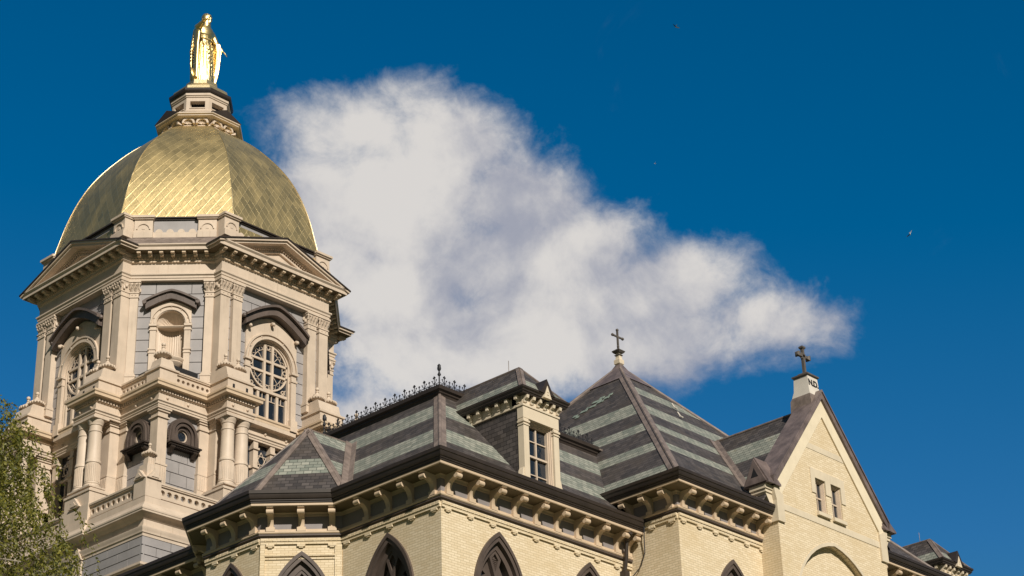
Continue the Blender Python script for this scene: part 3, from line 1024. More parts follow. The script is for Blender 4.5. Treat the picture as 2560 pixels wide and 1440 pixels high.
part(m, 'tracery', 'cream_paint', aw)
m = MB()
m.f([FC.p(u, G, z) for u, z in arch(1.06, 31.98)])
part(m, 'pane', 'window_glass', aw)
rot4(aw)
# niche on the diagonal faces
m = MB()
zs2, rn = 35.72, .57
D0 = DD - .17
arch2 = lambda r, zl: [(r, zl)] + arcpts(0, zs2, r, 0, PI, 24) + [(-r, zl)]
m.fstrip(FD, arch2(rn, 33.2), arch2(.82, 33.2), D0 - .1, D0 + .10)
m.fstrip(FD, arch2(.60, zs2), arch2(.68, zs2), D0 - .1, D0 + .14)
m.fstrip(FD, arch2(.77, zs2), arch2(.83, zs2), D0 - .1, D0 + .16)
sp = [(.82 * math.cos(PI - PI * i / 16), zs2 + .82 * math.sin(PI * i / 16)) for i in range(17)]
m.fstrip(FD, sp, [(max(-.82, min(.82, -.9 + 1.8 * i / 16)), 36.74 - .40 * abs(-1 + 2 * i / 16) ** 1.6) for i in range(17)], D0 - .1, D0 + .08)
for s in (-1, 1):
    for z0, z1, e in ((zs2 - .12, zs2 - .02, .16), (zs2 - .30, zs2 - .24, .13), (34.55, 34.61, .13), (34.40, 34.46, .13)):
        m.fbox(FD, min(s * .55, s * .86), max(s * .55, s * .86), D0 - .1, D0 + e, z0, z1)
for a in (20, 55, 90, 125, 160):
    m.ball(FD.p(.72 * math.cos(R(a)), D0 + .11, zs2 + .72 * math.sin(R(a))), .03, 6)
ni = part(m, 'niche', 'cream_paint')
m = MB()
# recess: half cylinder of reeds and a scallop shell
NC = 18
for k in range(NC):
    a0, a1 = PI * k / NC, PI * (k + 1) / NC
    am = (a0 + a1) / 2
    pts = [(a0, rn), (am, rn - .035), (a1, rn)]
    for q in range(2):
        (b0, r0), (b1, r1) = pts[q], pts[q + 1]
        m.f([FD.p(-r0 * math.cos(b0), D0 - .02 - r0 * math.sin(b0) * .75, 33.2), FD.p(-r1 * math.cos(b1), D0 - .02 - r1 * math.sin(b1) * .75, 33.2),
             FD.p(-r1 * math.cos(b1), D0 - .02 - r1 * math.sin(b1) * .75, zs2 - .1), FD.p(-r0 * math.cos(b0), D0 - .02 - r0 * math.sin(b0) * .75, zs2 - .1)])
m.fprof(FD, [(D0 - .45, zs2 - .12), (D0 - .05, zs2 - .12), (D0 + .0, zs2 - .07), (D0 - .05, zs2 - .02), (D0 - .45, zs2 - .02)], -rn, rn)
NS, NA = 44, 8
hub = (0.0, zs2 + .02)
rows = []
for i in range(NS + 1):
    a = PI * i / NS
    fl = (i % 4)
    flute = (0.055 if fl in (0,) else (-.01 if fl == 2 else .02))
    row = []
    for j in range(NA + 1):
        t = j / NA
        r = .04 + (rn - .04) * t
        dep = math.cos(t * PI / 2) * .42 + flute * t * (1.2 - t)
        row.append(FD.p(hub[0] - r * math.cos(a), D0 - .02 - dep, hub[1] + r * math.sin(a)))
    rows.append(row)
for i in range(NS):
    for j in range(NA):
        m.f([rows[i][j], rows[i + 1][j], rows[i + 1][j + 1], rows[i][j + 1]])
part(m, 'shell', 'cream_paint', ni)
m = MB()
c = FD.p(0.12, D0 - .05, 0)
m.lathe((c.x, c.y, 0), [(.26, 33.1), (.26, 33.72), (.30, 33.76), (.42, 33.86), (.46, 33.92), (.44, 33.96), (.50, 34.02), (.52, 34.08), (.50, 34.12), (.42, 34.14)], 28)
part(m, 'bowl', 'cream_paint', ni)
m = MB()
lo = [(-1.02 + 2.04 * i / 20, 36.78 - .46 * abs(-1 + 2 * i / 20) ** 1.35) for i in range(21)]
hi = [(u, z + .30) for u, z in lo]
m.fstrip(FD, lo, hi, D0 - .2, D0 + .26)
m.fstrip(FD, [(u * 1.04, z) for u, z in hi], [(u * 1.06, z + .09) for u, z in hi], D0 - .2, D0 + .36)
for k in (0, 5, 8, 12, 15, 20):
    u, z = lo[k]
    m.fbox(FD, u - .01, u + .01, D0, D0 + .275, z + .0, z + .30)
for s in (-1, 1):
    m.tube([FD.p(s * 1.08, D0 - .1, 36.60), FD.p(s * 1.08, D0 + .36, 36.60)], .09, 10)
part(m, 'hood', 'hood_metal', ni)
rot4(ni)
# architrave, frieze, cornice
NP = notched(DR, DW)
m = MB()
m.sweep(NP, [(-.7, 37.64), (.02, 37.64), (.02, 37.72), (.05, 37.735), (.05, 37.82), (.10, 37.87), (.10, 37.93), (.0, 37.955), (.0, 38.40), (.04, 38.43), (-.7, 38.43)], True)
part(m, 'frieze', 'cream_paint')
m = MB()
m.sweep(NP, [(-.7, 38.43), (.04, 38.43), (.09, 38.47), (.09, 38.52), (.11, 38.55), (.11, 38.66), (.15, 38.68), (.15, 38.78), (.17, 38.80), (.50, 38.80), (.52, 38.79), (.55, 38.79), (.55, 38.92), (.62, 38.99), (.62, 39.04), (.30, 39.10), (-.7, 39.10)], True)
cornice = part(m, 'main_cornice', 'cream_paint')
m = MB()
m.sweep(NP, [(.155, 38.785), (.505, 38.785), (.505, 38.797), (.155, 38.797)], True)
part(m, 'soffit', 'soffit_shade')  # thin dark sheet below the cornice, its colour stands for the shade there
def modillion(fr, u, d):
    m = MB()
    m.fprof(fr, [(d + .10, 38.80), (d + .485, 38.80), (d + .485, 38.69), (d + .45, 38.67), (d + .36, 38.67), (d + .34, 38.62), (d + .10, 38.62)], u - .075, u + .075)
    rot4(part(m, 'modillion', 'tan_paint'))
for i in range(13):
    modillion(FC, -3.12 + 6.24 * i / 12, DR)
for i in range(7):
    modillion(FD, -1.38 + 2.76 * i / 6, DD)
m = MB()
dents(m, FC, -2.98, 2.98, DR + .11, 38.555, 38.655, .125, .07, .06)
dents(m, FC, -2.98, 2.98, DR + .05, 38.435, 38.50, .14, .10, .05)
o = part(m, 'dentil_course', 'tan_paint', tower); rot4(o)
m = MB()
dents(m, FD, -1.7, 1.7, DD + .11, 38.555, 38.655, .125, .07, .06)
dents(m, FD, -1.7, 1.7, DD + .05, 38.435, 38.50, .14, .10, .05)
o = part(m, 'dentil_course', 'tan_paint', tower); rot4(o)
# metal weathering over the diagonal cornices
m = MB()
m.fprof(FD, [(DD - .5, 39.10), (DD + .60, 39.045), (DD + .60, 39.06), (DD + .05, 39.62), (DD - .5, 39.62)], -1.95, 1.95)
o = part(m, 'weathering', 'flashing'); rot4(o)
# pediments
PA, PE, PW = 40.28, 39.02, DW + .66
m = MB()
def rake(m, z_off, th, d0, d1, w):
    k = (PA - PE) / PW
    lo = [(-w, PA - k * w + z_off - th), (0, PA + z_off - th), (w, PA - k * w + z_off - th)]
    hi = [(u, z + th) for u, z in lo]
    m.fstrip(FC, lo, hi, d0, d1)
rake(m, -.06, .09, DR - .9, DR + .62, PW - .02)
rake(m, -.15, .10, DR - .9, DR + .54, PW - .20)
rake(m, -.25, .07, DR - .9, DR + .24, PW - .5)
rake(m, -.32, .06, DR - .9, DR + .17, PW - .7)
m.fprism(FC, [(-3.0, 39.08), (3.0, 39.08), (0, 40.12)], DR - .9, DR + .06)
# inner triangular frame
kk = (PA - PE) / PW
for w0, w1, dd in ((2.05, 1.80, .13), (1.82, 1.74, .16)):
    lo = [(-w0, 39.10), (0, 39.10 + kk * w0), (w0, 39.10)]
    hi = [(-w1, 39.10), (0, 39.10 + kk * w1), (w1, 39.10)]
    m.fstrip(FC, hi, lo, DR - .1, DR + dd)
pd = part(m, 'pediment', 'cream_paint')
m = MB()
for s in (-1, 1):
    for i in range(24):
        t = (i + .5) / 24
        u = s * 2.75 * (1 - t); z = PA - .34 - kk * abs(u)
        m.fbox(FC, u - .028, u + .028, DR + .1, DR + .22, z - .085, z)
    for i in range(17):
        t = (i + .5) / 17
        u = s * 1.95 * (1 - t); z = 39.10 + kk * (1.95 - abs(u))
        m.fbox(FC, u - .03, u + .03, DR, DR + .155, z - .05, z + .05)
part(m, 'dentil_course', 'cream_paint', pd)
m = MB()
rake(m, 0.0, .06, DR - .9, DR + .66, PW + .02)
part(m, 'weathering', 'brown_metal', pd)
rot4(pd)

# attic round the foot of the dome
AP = notched(DR + .0, DW, DT)
for fr, hw, D_, us in ((FD, DHW, DD, ((-1, 1))), (FC, DW, DR, ((-1, 1)))):
    for s in us:
        m = MB()
        a, b = sorted((s * hw, s * (hw - .80)))
        x0, x1 = (a - .0, b + .0)
        m.fbox(fr, x0, x1, D_ - .75, D_ + .10, 39.60, 39.86)
        m.fbox(fr, x0 + .02, x1 - .02, D_ - .75, D_ + .03, 39.86, 40.48)
        m.fbox(fr, x0 - .03, x1 + .03, D_ - .75, D_ + .10, 40.48, 40.54)
        m.fbox(fr, x0 - .06, x1 + .06, D_ - .75, D_ + .16, 40.54, 40.64)
        m.fbox(fr, x0 + .0, x1 - .0, D_ - .75, D_ + .06, 39.86, 39.93)
        c = (a + b) / 2
        m.fring(fr, c, 40.02, .24, .29, D_ - .1, D_ + .07, 14, 0, PI)
        m.fbox(fr, c - .06, c + .06, D_ - .1, D_ + .045, 40.02, 40.12)
        o = part(m, 'attic_pedestal', 'cream_paint'); rot4(o)
m = MB()
for fr, w, D_ in ((FD, DHW - .8, DD), (FC, DW - .8, DR)):
    m.fbox(fr, -w, w, D_ - .7, D_ - .10, 39.86, 40.50)
o = part(m, 'attic_panel', 'grey_paint'); rot4(o)
m = MB()
for fr, w, D_ in ((FD, DHW - .8, DD), (FC, DW - .8, DR)):
    m.fbox(fr, -w, w, D_ - .7, D_ - .02, 39.50, 39.90)
    n = max(3, round(2 * w / .42))
    for i in range(n):
        c = -w + 2 * w * (i + .5) / n
        A = [(c + .15 * math.cos(PI * k / 12), 39.93 + .15 * math.sin(PI * k / 12)) for k in range(13)]
        m.fprism(fr, A, D_ - .2, D_ - .07)
o = part(m, 'attic_arches', 'cream_paint'); rot4(o)
m = MB()
for fr, w, D_ in ((FD, DHW - .8, DD), (FC, DW - .8, DR)):
    m.fbox(fr, -w, w, D_ - .9, D_ - .04, 40.50, 40.56)
    m.fprof(fr, [(D_ - 1.1, 40.56), (D_ + .02, 40.56), (D_ + .02, 40.62), (D_ - .35, 40.80), (D_ - 1.1, 40.86)], -w, w)
o = part(m, 'attic_gutter', 'brown_metal'); rot4(o)

# --- dome: eight gilded facets that bulge and close on the lantern
PROF = [(6.17, 39.6), (6.15, 40.2), (6.08, 40.8), (5.96, 41.3), (5.73, 42.2), (5.47, 43.0), (5.14, 43.8), (4.71, 44.6), (4.19, 45.35), (3.56, 46.1), (2.98, 46.7), (2.40, 47.2), (1.85, 47.6), (1.40, 47.85)]
def prof_at(t):
    x = t * (len(PROF) - 1); i = min(int(x), len(PROF) - 2); f = x - i
    p = [PROF[max(0, min(len(PROF) - 1, i + k))] for k in (-1, 0, 1, 2)]
    def cr(a, b, c, d):
        return .5 * (2 * b + (c - a) * f + (2 * a - 5 * b + 4 * c - d) * f * f + (3 * b - a - 3 * c + d) * f ** 3)
    return cr(*[q[0] for q in p]), cr(*[q[1] for q in p])
bm = bmesh.new()
uvl = bm.loops.layers.uv.new('UVMap')
NV, NU = 52, 4
ring = [prof_at(i / NV) for i in range(NV + 1)]
sl = [0.0]
for i in range(NV):
    sl.append(sl[-1] + math.hypot(ring[i + 1][0] - ring[i][0], ring[i + 1][1] - ring[i][1]))
for k in range(8):
    a0, a1 = R(-112.5 + 45 * k), R(-112.5 + 45 * (k + 1))
    grid = []
    for (r, z), s_ in zip(ring, sl):
        p0, p1 = Vector((r * math.cos(a0), r * math.sin(a0), z)), Vector((r * math.cos(a1), r * math.sin(a1), z))
        half = (p1 - p0).length / 2
        row = []
        for j in range(NU + 1):
            t = j / NU
            row.append((bm.verts.new(p0.lerp(p1, t)), (half * (2 * t - 1) + 40 * k, s_)))
        grid.append(row)
    for i in range(NV):
        for j in range(NU):
            q = (grid[i][j], grid[i][j + 1], grid[i + 1][j + 1], grid[i + 1][j])
            fc = bm.faces.new([v for v, _ in q])
            fc.smooth = True
            for lp, (_, uv) in zip(fc.loops, q):
                lp[uvl].uv = uv
me = bpy.data.meshes.new('dome'); bm.to_mesh(me); bm.free()
me.materials.append(MATS['gold_tiles'])
dome = bpy.data.objects.new('dome', me); COL.objects.link(dome)
dome.parent = tower; dome.location = TO
for k in range(8):
    a = R(-112.5 + 45 * k)
    m = MB()
    m.tube([Vector((r * 1.004 * math.cos(a), r * 1.004 * math.sin(a), z)) for r, z in ring], .014, 6)
    m.build('rib', 'gold_worn', dome)

# --- lantern
m = MB(); m.sweep(octo(1.3), [(-.5, 47.2), (.0, 47.2), (.0, 47.66), (.05, 47.68), (.05, 47.72), (-.5, 47.72)], True)
part(m, 'lantern_neck', 'flashing')
m = MB()
m.sweep(octo(1.36), [(-.6, 47.70), (.12, 47.70), (.16, 47.74), (.16, 47.79), (.10, 47.81), (.10, 48.02), (.22, 48.06), (.42, 48.09), (.50, 48.10), (.50, 48.15), (.56, 48.18), (.56, 48.25), (.40, 48.30), (-.2, 48.38), (-.6, 48.38)], True)
lc = part(m, 'lantern_cornice', 'cream_paint')
m = MB()
for k in range(8):
    an = R(-90 + 45 * k)
    fr = Fr((0, 0), (-math.sin(an), math.cos(an)))
    for c in (-.31, .31):
        m.fring(fr, c, 47.80, .20, .29, 1.42, 1.70, 16, 0, PI)
        for q in range(7):
            a = PI * (q + .5) / 7
            m.bar(fr.p(c + .03 * math.cos(a), 1.54, 47.81 + .03 * math.sin(a)), fr.p(c + .21 * math.cos(a), 1.60, 47.81 + .21 * math.sin(a)), .04)
part(m, 'shell_band', 'cream_paint', lc)
m = MB()
for k in range(0, 8, 2):
    an = R(-90 + 45 * k)
    fr = Fr((0, 0), (-math.sin(an), math.cos(an)))
    m.fprism(fr, [(-.86, 48.24), (.86, 48.24), (0, 48.66)], .9, 1.94)
part(m, 'small_gable', 'brown_metal', lc)
m = MB()
oc = octo(1.24)
m.sweep(oc, [(-.35, 48.3), (.06, 48.3), (.06, 48.62), (.09, 48.66), (.04, 48.72), (.0, 48.76), (.0, 48.88), (-.35, 48.88)], True)
m.sweep(oc, [(-.35, 49.24), (.0, 49.24), (.0, 49.42), (.04, 49.44), (.04, 49.48), (.08, 49.52), (.08, 49.64), (-.35, 49.64)], True)
for k in range(8):
    an = R(-90 + 45 * k)
    fr = Fr((0, 0), (-math.sin(an), math.cos(an)))
    for s in (-1, 1):
        a, b = sorted((s * .34, s * .515))
        m.fbox(fr, a, b, .95, 1.24, 48.88, 49.24)
    m.fbox(fr, -.36, .36, 1.2, 1.27, 48.84, 48.885)
part(m, 'lantern_drum', 'cream_paint')
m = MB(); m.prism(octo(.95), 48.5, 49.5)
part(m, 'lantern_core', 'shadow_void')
m = MB(); m.sweep(octo(1.24), [(-.6, 49.64), (.10, 49.64), (.16, 49.70), (.18, 49.78), (.18, 49.86), (.10, 49.92), (-.6, 49.92)], True)
part(m, 'lantern_rim', 'brown_metal')
m = MB()
def on(ap, z):
    return [Vector((x, y, z)) for x, y in octo(ap)]
m.loft([on(a, z) for a, z in ((1.26, 49.92), (1.22, 50.14), (1.05, 50.30), (.85, 50.40))])
m.loft([on(a, z) for a, z in ((.86, 50.40), (.78, 50.52), (.72, 50.56), (.70, 50.78), (.3, 50.80))])
part(m, 'statue_plinth', 'gold_worn')

# ------------------------------------------------------------------ gilded statue on the dome
statue = empty('statue', (TCX, TCY, 50.79), 'gilded robed figure with one arm held out, standing on the top of the dome', 'statue')
def loop(cx_, cy_, z, rx, ry, nf=0, amp=0.0, ph=0.0, n=72):
    out = []
    for i in range(n):
        a = 2 * PI * i / n
        k = 1 + amp * (math.sin(nf * a + ph) * .6 + math.sin((nf * 1.7) * a + ph * 2.1 + 1) * .4)
        out.append(Vector((cx_ + rx * k * math.cos(a), cy_ + ry * k * math.sin(a), z)))
    return out
m = MB()
# gown with hanging folds
S = [(0.02, .0, 0, .50, .46, .10), (.25, .0, 0, .47, .43, .12), (.7, .0, -.01, .46, .41, .11), (1.2, .02, -.03, .47, .41, .09), (1.7, .03, -.04, .46, .39, .07), (2.1, .02, -.02, .42, .34, .05),
     (2.4, .0, 0, .36, .28, .03), (2.62, .0, 0, .34, .27, .02), (2.85, .0, -.02, .40, .30, .01), (3.1, .0, -.01, .43, .29, .0), (3.28, .0, .0, .38, .25, .0), (3.40, .0, 0.01, .22, .19, 0), (3.46, 0, 0, .13, .13, 0)]
m.loft([loop(x, y, z, rx, ry, 11, am, .25 * z) for z, x, y, rx, ry, am in S])
# mantle falling from both shoulders to the ground, open at the front
for s, tw in ((-1, .0), (1, .35)):
    rows = []
    for z, rr, spread in ((.10, .60, .50), (.6, .60, .55), (1.2, .64, .60), (1.8, .66, .70), (2.3, .62, .75), (2.7, .58, .8), (3.05, .54, .8), (3.30, .40, .8)):
        row_o, row_i = [], []
        for i in range(17):
            a = PI / 2 + s * (-.2 + (spread * 1.9 + .2) * i / 16)
            q = rr * (1 + .07 * math.sin(i * 1.9 + z * .7 + tw)) * (.92 if s < 0 else 1.0)
            row_o.append(Vector((q * math.cos(a) * 1.02, q * math.sin(a) * .82, z)))
            row_i.append(Vector(((q - .09) * math.cos(a) * 1.02, (q - .09) * math.sin(a) * .82, z)))
        rows.append(row_o + list(reversed(row_i)))
    m.loft(rows)
# shawl across the shoulders
m.loft([loop(0, .02, z, rx, ry) for z, rx, ry in ((2.78, .45, .34), (2.95, .50, .36), (3.12, .49, .33), (3.28, .40, .27), (3.38, .25, .2))])
# neck, head, veil, face
m.tube([(0, 0, 3.36), (.03, -.04, 3.60)], [.14, .12], 12)
hc = Vector((.05, -.07, 3.80))
hx = Vector((.25, -.97, -.08)).normalized()           # the way the face looks
m.loft([[hc + Vector((r * math.cos(2 * PI * i / 20) * .86, r * math.sin(2 * PI * i / 20), z)) for i in range(20)] for r, z in ((.04, -.27), (.12, -.23), (.17, -.12), (.195, .02), (.185, .12), (.13, .21), (.03, .255))])
m.loft([loop(hc.x - hx.x * .07, hc.y - hx.y * .07, z, r * .92, r) for r, z in ((.26, 3.34), (.24, 3.5), (.235, 3.65), (.245, 3.82), (.225, 3.96), (.16, 4.07), (.05, 4.11))])
sd_ = Vector((-hx.y, hx.x, 0)).normalized()
nose = hc + hx * .19
m.tube([nose + Vector((0, 0, .05)), nose + hx * .055 + Vector((0, 0, -.05))], [.022, .036], 8)
m.ball(hc + hx * .175 + Vector((0, 0, -.20)), .055, 8)
m.ball(hc + hx * .185 + Vector((0, 0, -.115)), .040, 8)
for s in (-1, 1):
    m.ball(hc + hx * .165 + sd_ * s * .075 + Vector((0, 0, .055)), .05, 8)
    m.ball(hc + hx * .14 + sd_ * s * .095 + Vector((0, 0, -.06)), .065, 8)
m.tube([hc + hx * .10 + sd_ * .17 + Vector((0, 0, .15)), hc + hx * .175 + Vector((0, 0, .17)), hc + hx * .10 - sd_ * .17 + Vector((0, 0, .15))], .045, 8)
def hand(m, w, d, side, up=Vector((0, 0, 1))):
    d = d.normalized(); x = d.cross(up).normalized(); y = x.cross(d)
    m.loft([[w + d * a + x * hw * i + y * .032 * j for i, j in ((-1, -1), (1, -1), (1, 1), (-1, 1))] for a, hw in ((-.02, .05), (.06, .075), (.16, .085))])
    for k, (off, ln) in enumerate(((-.068, .15), (-.024, .19), (.022, .18), (.066, .13))):
        p = w + d * .15 + x * off
        q = p + d * ln * .5 + x * off * .25 - y * .01
        e = q + d * ln * .42 + x * off * .2 - y * .055
        m.tube([p, q, e], [.027, .024, .018], 7)
    p = w + d * .04 + x * side * .07
    m.tube([p, p + d * .07 + x * side * .06, p + d * .13 + x * side * .075 - y * .02], [.03, .026, .02], 7)
# the arm held out towards the left of the figure's front, with its hanging sleeve
m.tube([(-.36, .02, 3.16), (-.54, -.16, 3.02), (-.60, -.30, 2.94), (-.66, -.62, 2.98), (-.68, -.74, 3.0)], [.17, .17, .17, .12, .075], 14)
hand(m, Vector((-.68, -.76, 3.0)), Vector((-.12, -1, .10)), 1)
m.loft([[Vector((-.58 + .10 * math.cos(2 * PI * i / 14) - f * .02, -.22 + ry * math.sin(2 * PI * i / 14), z)) for i in range(14)] for z, ry, f in ((3.0, .22, 0), (2.6, .20, 1), (2.0, .17, 2), (1.4, .15, 1), (.8, .16, 1), (.12, .18, 2))])
# the other arm lowered and opened, drapery below it
m.tube([(.36, .02, 3.16), (.52, -.04, 2.86), (.60, -.12, 2.55), (.74, -.30, 2.26), (.80, -.37, 2.16)], [.17, .165, .155, .11, .07], 14)
hand(m, Vector((.81, -.38, 2.15)), Vector((.55, -.45, -.62)), -1, Vector((.2, -.6, .6)))
m.loft([[Vector((cx_ + .13 * math.cos(2 * PI * i / 20) * (1 + .22 * math.sin(5 * 2 * PI * i / 20 + z)), -.16 + ry * math.sin(2 * PI * i / 20) * (1 + .2 * math.sin(4 * 2 * PI * i / 20)), z)) for i in range(20)]
        for z, ry, cx_ in ((2.55, .18, .60), (2.1, .22, .66), (1.7, .20, .66), (1.2, .18, .63), (.75, .17, .58), (.35, .15, .50), (.08, .13, .44))])
# raised deep folds on the front of the gown
random.seed(5)
for k in range(16):
    a = R(-165 + k * 10.5)
    z1 = random.uniform(1.5, 2.5); r0 = .50; bend = random.uniform(-.10, .10)
    pts = []
    for j in range(7):
        t = j / 6
        z = .05 + (z1 - .05) * t
        aa = a + bend * t
        pts.append((r0 * (1 - .12 * t) * math.cos(aa), (r0 * .92) * (1 - .16 * t) * math.sin(aa) - .01, z))
    m.tube(pts, [.055, .06, .055, .05, .045, .035, .015], 7)
for k in range(6):
    t = k / 5
    m.tube([(-.34 + .05 * k, -.30, 2.3 - .22 * k), (-.10 + .02 * k, -.46, 1.85 - .22 * k), (.25, -.40, 2.2 - .2 * k)], [.03, .045, .02], 7)
m.tube([(-.36, .0, 2.56), (-.2, -.25, 2.55), (.05, -.31, 2.54), (.28, -.2, 2.55), (.37, 0, 2.56)], .035, 8)
raw = m.build('figure_raw', 'gold_leaf', recalc=True)
md = raw.modifiers.new('r', 'REMESH'); md.mode = 'VOXEL'; md.voxel_size = 0.022; md.use_smooth_shade = True
ms = raw.modifiers.new('s', 'SMOOTH'); ms.iterations = 1; ms.factor = 0.4
dg = bpy.context.evaluated_depsgraph_get()
me = bpy.data.meshes.new_from_object(raw.evaluated_get(dg))
bpy.data.objects.remove(raw)
me.name = 'figure'
fig = bpy.data.objects.new('figure', me); COL.objects.link(fig)
for p_ in me.polygons:
    p_.use_smooth = True
fig.parent = statue
m = MB()
pts = [(-.46, -.10, .04), (-.62, -.16, .12), (-.74, -.18, .30), (-.77, -.16, .50), (-.73, -.14, .66)]
m.tube(pts, [.07, .075, .065, .05, .015], 10)
pts = [(.46, -.10, .04), (.60, -.16, .10), (.68, -.18, .22), (.70, -.16, .34)]
m.tube(pts, [.07, .07, .05, .015], 10)
m.build('crescent', 'gold_leaf', statue)
m = MB()
m.lathe((0, 0, -.01), [(.58, 0), (.60, .05), (.52, .10), (.2, .14)], 28)
m.build('base', 'gold_leaf', statue)

# ------------------------------------------------------------------ tree at the left edge
TX, TY = 17.55, 31.85
tree = empty('weeping_tree', (TX, TY, GZ), 'tall tree with drooping twigs of small yellow-green leaves in front of the tower', 'tree')
random.seed(11)
CR = [(1.5, 1.2), (4, 2.6), (7, 3.6), (10, 4.5), (11.5, 4.2), (12.4, 3.55), (13.2, 3.1), (14.0, 2.8), (14.6, 2.5), (15.2, 2.1), (15.8, 1.2), (16.5, .2)]
def crown_r(z):
    for (z0, r0), (z1, r1) in zip(CR[:-1], CR[1:]):
        if z0 <= z <= z1:
            return r0 + (r1 - r0) * (z - z0) / (z1 - z0)
    return 0.2
m = MB()
m.tube([(0, 0, 0), (.05, .02, 2.5), (-.05, .08, 6), (.06, .0, 10), (.0, -.05, 13.5), (.05, 0, 16.9)], [.36, .28, .23, .17, .10, .03], 12)
limbs = []
for i in range(46):
    z = 3.5 + 11.8 * (i + random.random()) / 46
    a = random.random() * 2 * PI
    r = crown_r(z + GZ + .8) * random.uniform(.7, 1.02)
    p0 = Vector((0, 0, z)); p1 = Vector((r * .45 * math.cos(a), r * .45 * math.sin(a), z + .9)); p2 = Vector((r * math.cos(a + .15), r * math.sin(a + .15), z + .9 - .1 * r))
    pts = [p0, (p0 + p1) / 2 + Vector((0, 0, .15)), p1, (p1 + p2) / 2 + Vector((0, 0, .12)), p2]
    k = .11 * (1 - z / 24)
    m.tube(pts, [k, k * .85, k * .65, k * .45, k * .2], 6)
    limbs.append(pts)
    for j in range(3):
        q = pts[2].lerp(pts[4], random.uniform(.1, .9))
        b = a + random.uniform(-1, 1)
        e = q + Vector((math.cos(b) * .7, math.sin(b) * .7, -random.uniform(.2, .9)))
        m.tube([q, q.lerp(e, .5) + Vector((0, 0, .12)), e], [k * .3, k * .22, k * .1], 5)
m.build('trunk', 'bark', tree)
bm = bmesh.new()
def leaf(p, d, ln, w):
    d = d.normalized()
    s = d.cross(Vector((random.uniform(-1, 1), random.uniform(-1, 1), random.uniform(-1, 1))))
    if s.length < .05:
        return
    s.normalize()
    vs = [bm.verts.new(q) for q in (p, p + d * ln * .45 + s * w, p + d * ln, p + d * ln * .45 - s * w)]
    bm.faces.new(vs)
for i in range(4600):
    if i < 4200:
        z = random.uniform(10.2, 15.9)
    else:
        z = random.uniform(2.0, 10.2)
    a = random.random() * 2 * PI
    rmax = crown_r(z) * (1 + .10 * math.sin(a * 5 + z * 2.2))
    r = rmax * math.sqrt(random.uniform(.12, 1.0))
    cl = math.sin(a * 4 + z * 1.3) + math.sin(z * 3.1 + a * 2.3)
    if random.random() < .34 - .30 * cl:
        continue
    p = Vector((r * math.cos(a), r * math.sin(a), z - GZ))
    out = Vector((math.cos(a), math.sin(a), 0))
    v = out * random.uniform(.15, .55) + Vector((random.uniform(-.3, .3), random.uniform(-.3, .3), .05))
    ln = random.uniform(.55, 1.25)
    n = int(ln * 34)
    for k in range(n):
        v = v * .955 + Vector((0, 0, -.055))
        p = p + v.normalized() * (ln / n)
        for q in range(1 if k % 3 else 2):
            dd = v.normalized() * .5 + Vector((random.uniform(-1, 1), random.uniform(-1, 1), random.uniform(-.9, .4))) * .8
            leaf(p + Vector((random.gauss(0, .02), random.gauss(0, .02), random.gauss(0, .02))), dd, random.uniform(.045, .11), random.uniform(.011, .022))
me = bpy.data.meshes.new('foliage'); bm.to_mesh(me); bm.free()
me.materials.append(MATS['leaves'])
fo = bpy.data.objects.new('foliage', me); COL.objects.link(fo); fo.parent = tree

# ------------------------------------------------------------------ birds in the sky
def bird(loc, label, k, roll, pitch, yaw):
    b = empty('bird', loc, label, 'bird', 'birds in the blue sky')
    m = MB()
    m.loft([[Vector((x, r * math.cos(2 * PI * i / 10), r * .85 * math.sin(2 * PI * i / 10))) for i in range(10)] for x, r in ((-.22, .012), (-.16, .035), (-.05, .062), (.06, .058), (.13, .04), (.18, .038), (.215, .022), (.25, .004))])
    m.f([Vector((-.15, -.02, 0)), Vector((-.32, -.07, .0)), Vector((-.32, .07, .0)), Vector((-.15, .02, 0))])
    m.build('body', 'bird_white', b)
    for s in (-1, 1):
        m = MB()
        P = [(.08, .04, .02, .07), (.10, .22, .10, .075), (.05, .42, .12, .055), (-.06, .60, .08, .008)]
        m.loft([[Vector((x + c, s * y, z)), Vector((x, s * y, z + .012)), Vector((x - c * 1.4, s * y, z)), Vector((x, s * y, z - .006))] for x, y, z, c in P])
        m.build('wing', 'bird_dark' if s > 0 else 'bird_white', b)
    b.rotation_euler = (R(roll), R(pitch), R(yaw)); b.scale = (k, k, k)
bird((79.52, 59.19, 67.63), 'small gull with spread wings highest in the sky, top of the picture', .42, 40, 20, 60)
bird((81.81, 63.30, 60.82), 'tiny pale gull far off in the sky between the other two birds', .26, 15, 35, -40)
bird((92.26, 52.74, 55.73), 'small gull with one dark wing raised, above the right end of the cloud', .50, -50, 10, 20)

# ------------------------------------------------------------------ the brick building
X0, Y0, X1, Y1, X3 = 35.62, 35.66, 43.52, 33.76, 33.99
PXC, PX1, PYB = 50.45, 57.38, 49.2
GX0, GX1, GY, GXC = 47.54, 53.40, 33.03, 50.47
BROOT = Vector((X0, Y0, GZ))
bld = empty('brick_building', BROOT, 'pale yellow brick gothic building with striped slate roofs, bracketed eaves and pointed windows', 'building')
BO = -BROOT


def bpart(m, name, mat, parent=bld):
    return m.build(name, mat, parent, BO if parent is bld else None)


def lanc_hole(uc, za, a, h, zl):
    return lancet(uc, za, a, h) + [(uc - a, zl), (uc + a, zl)]


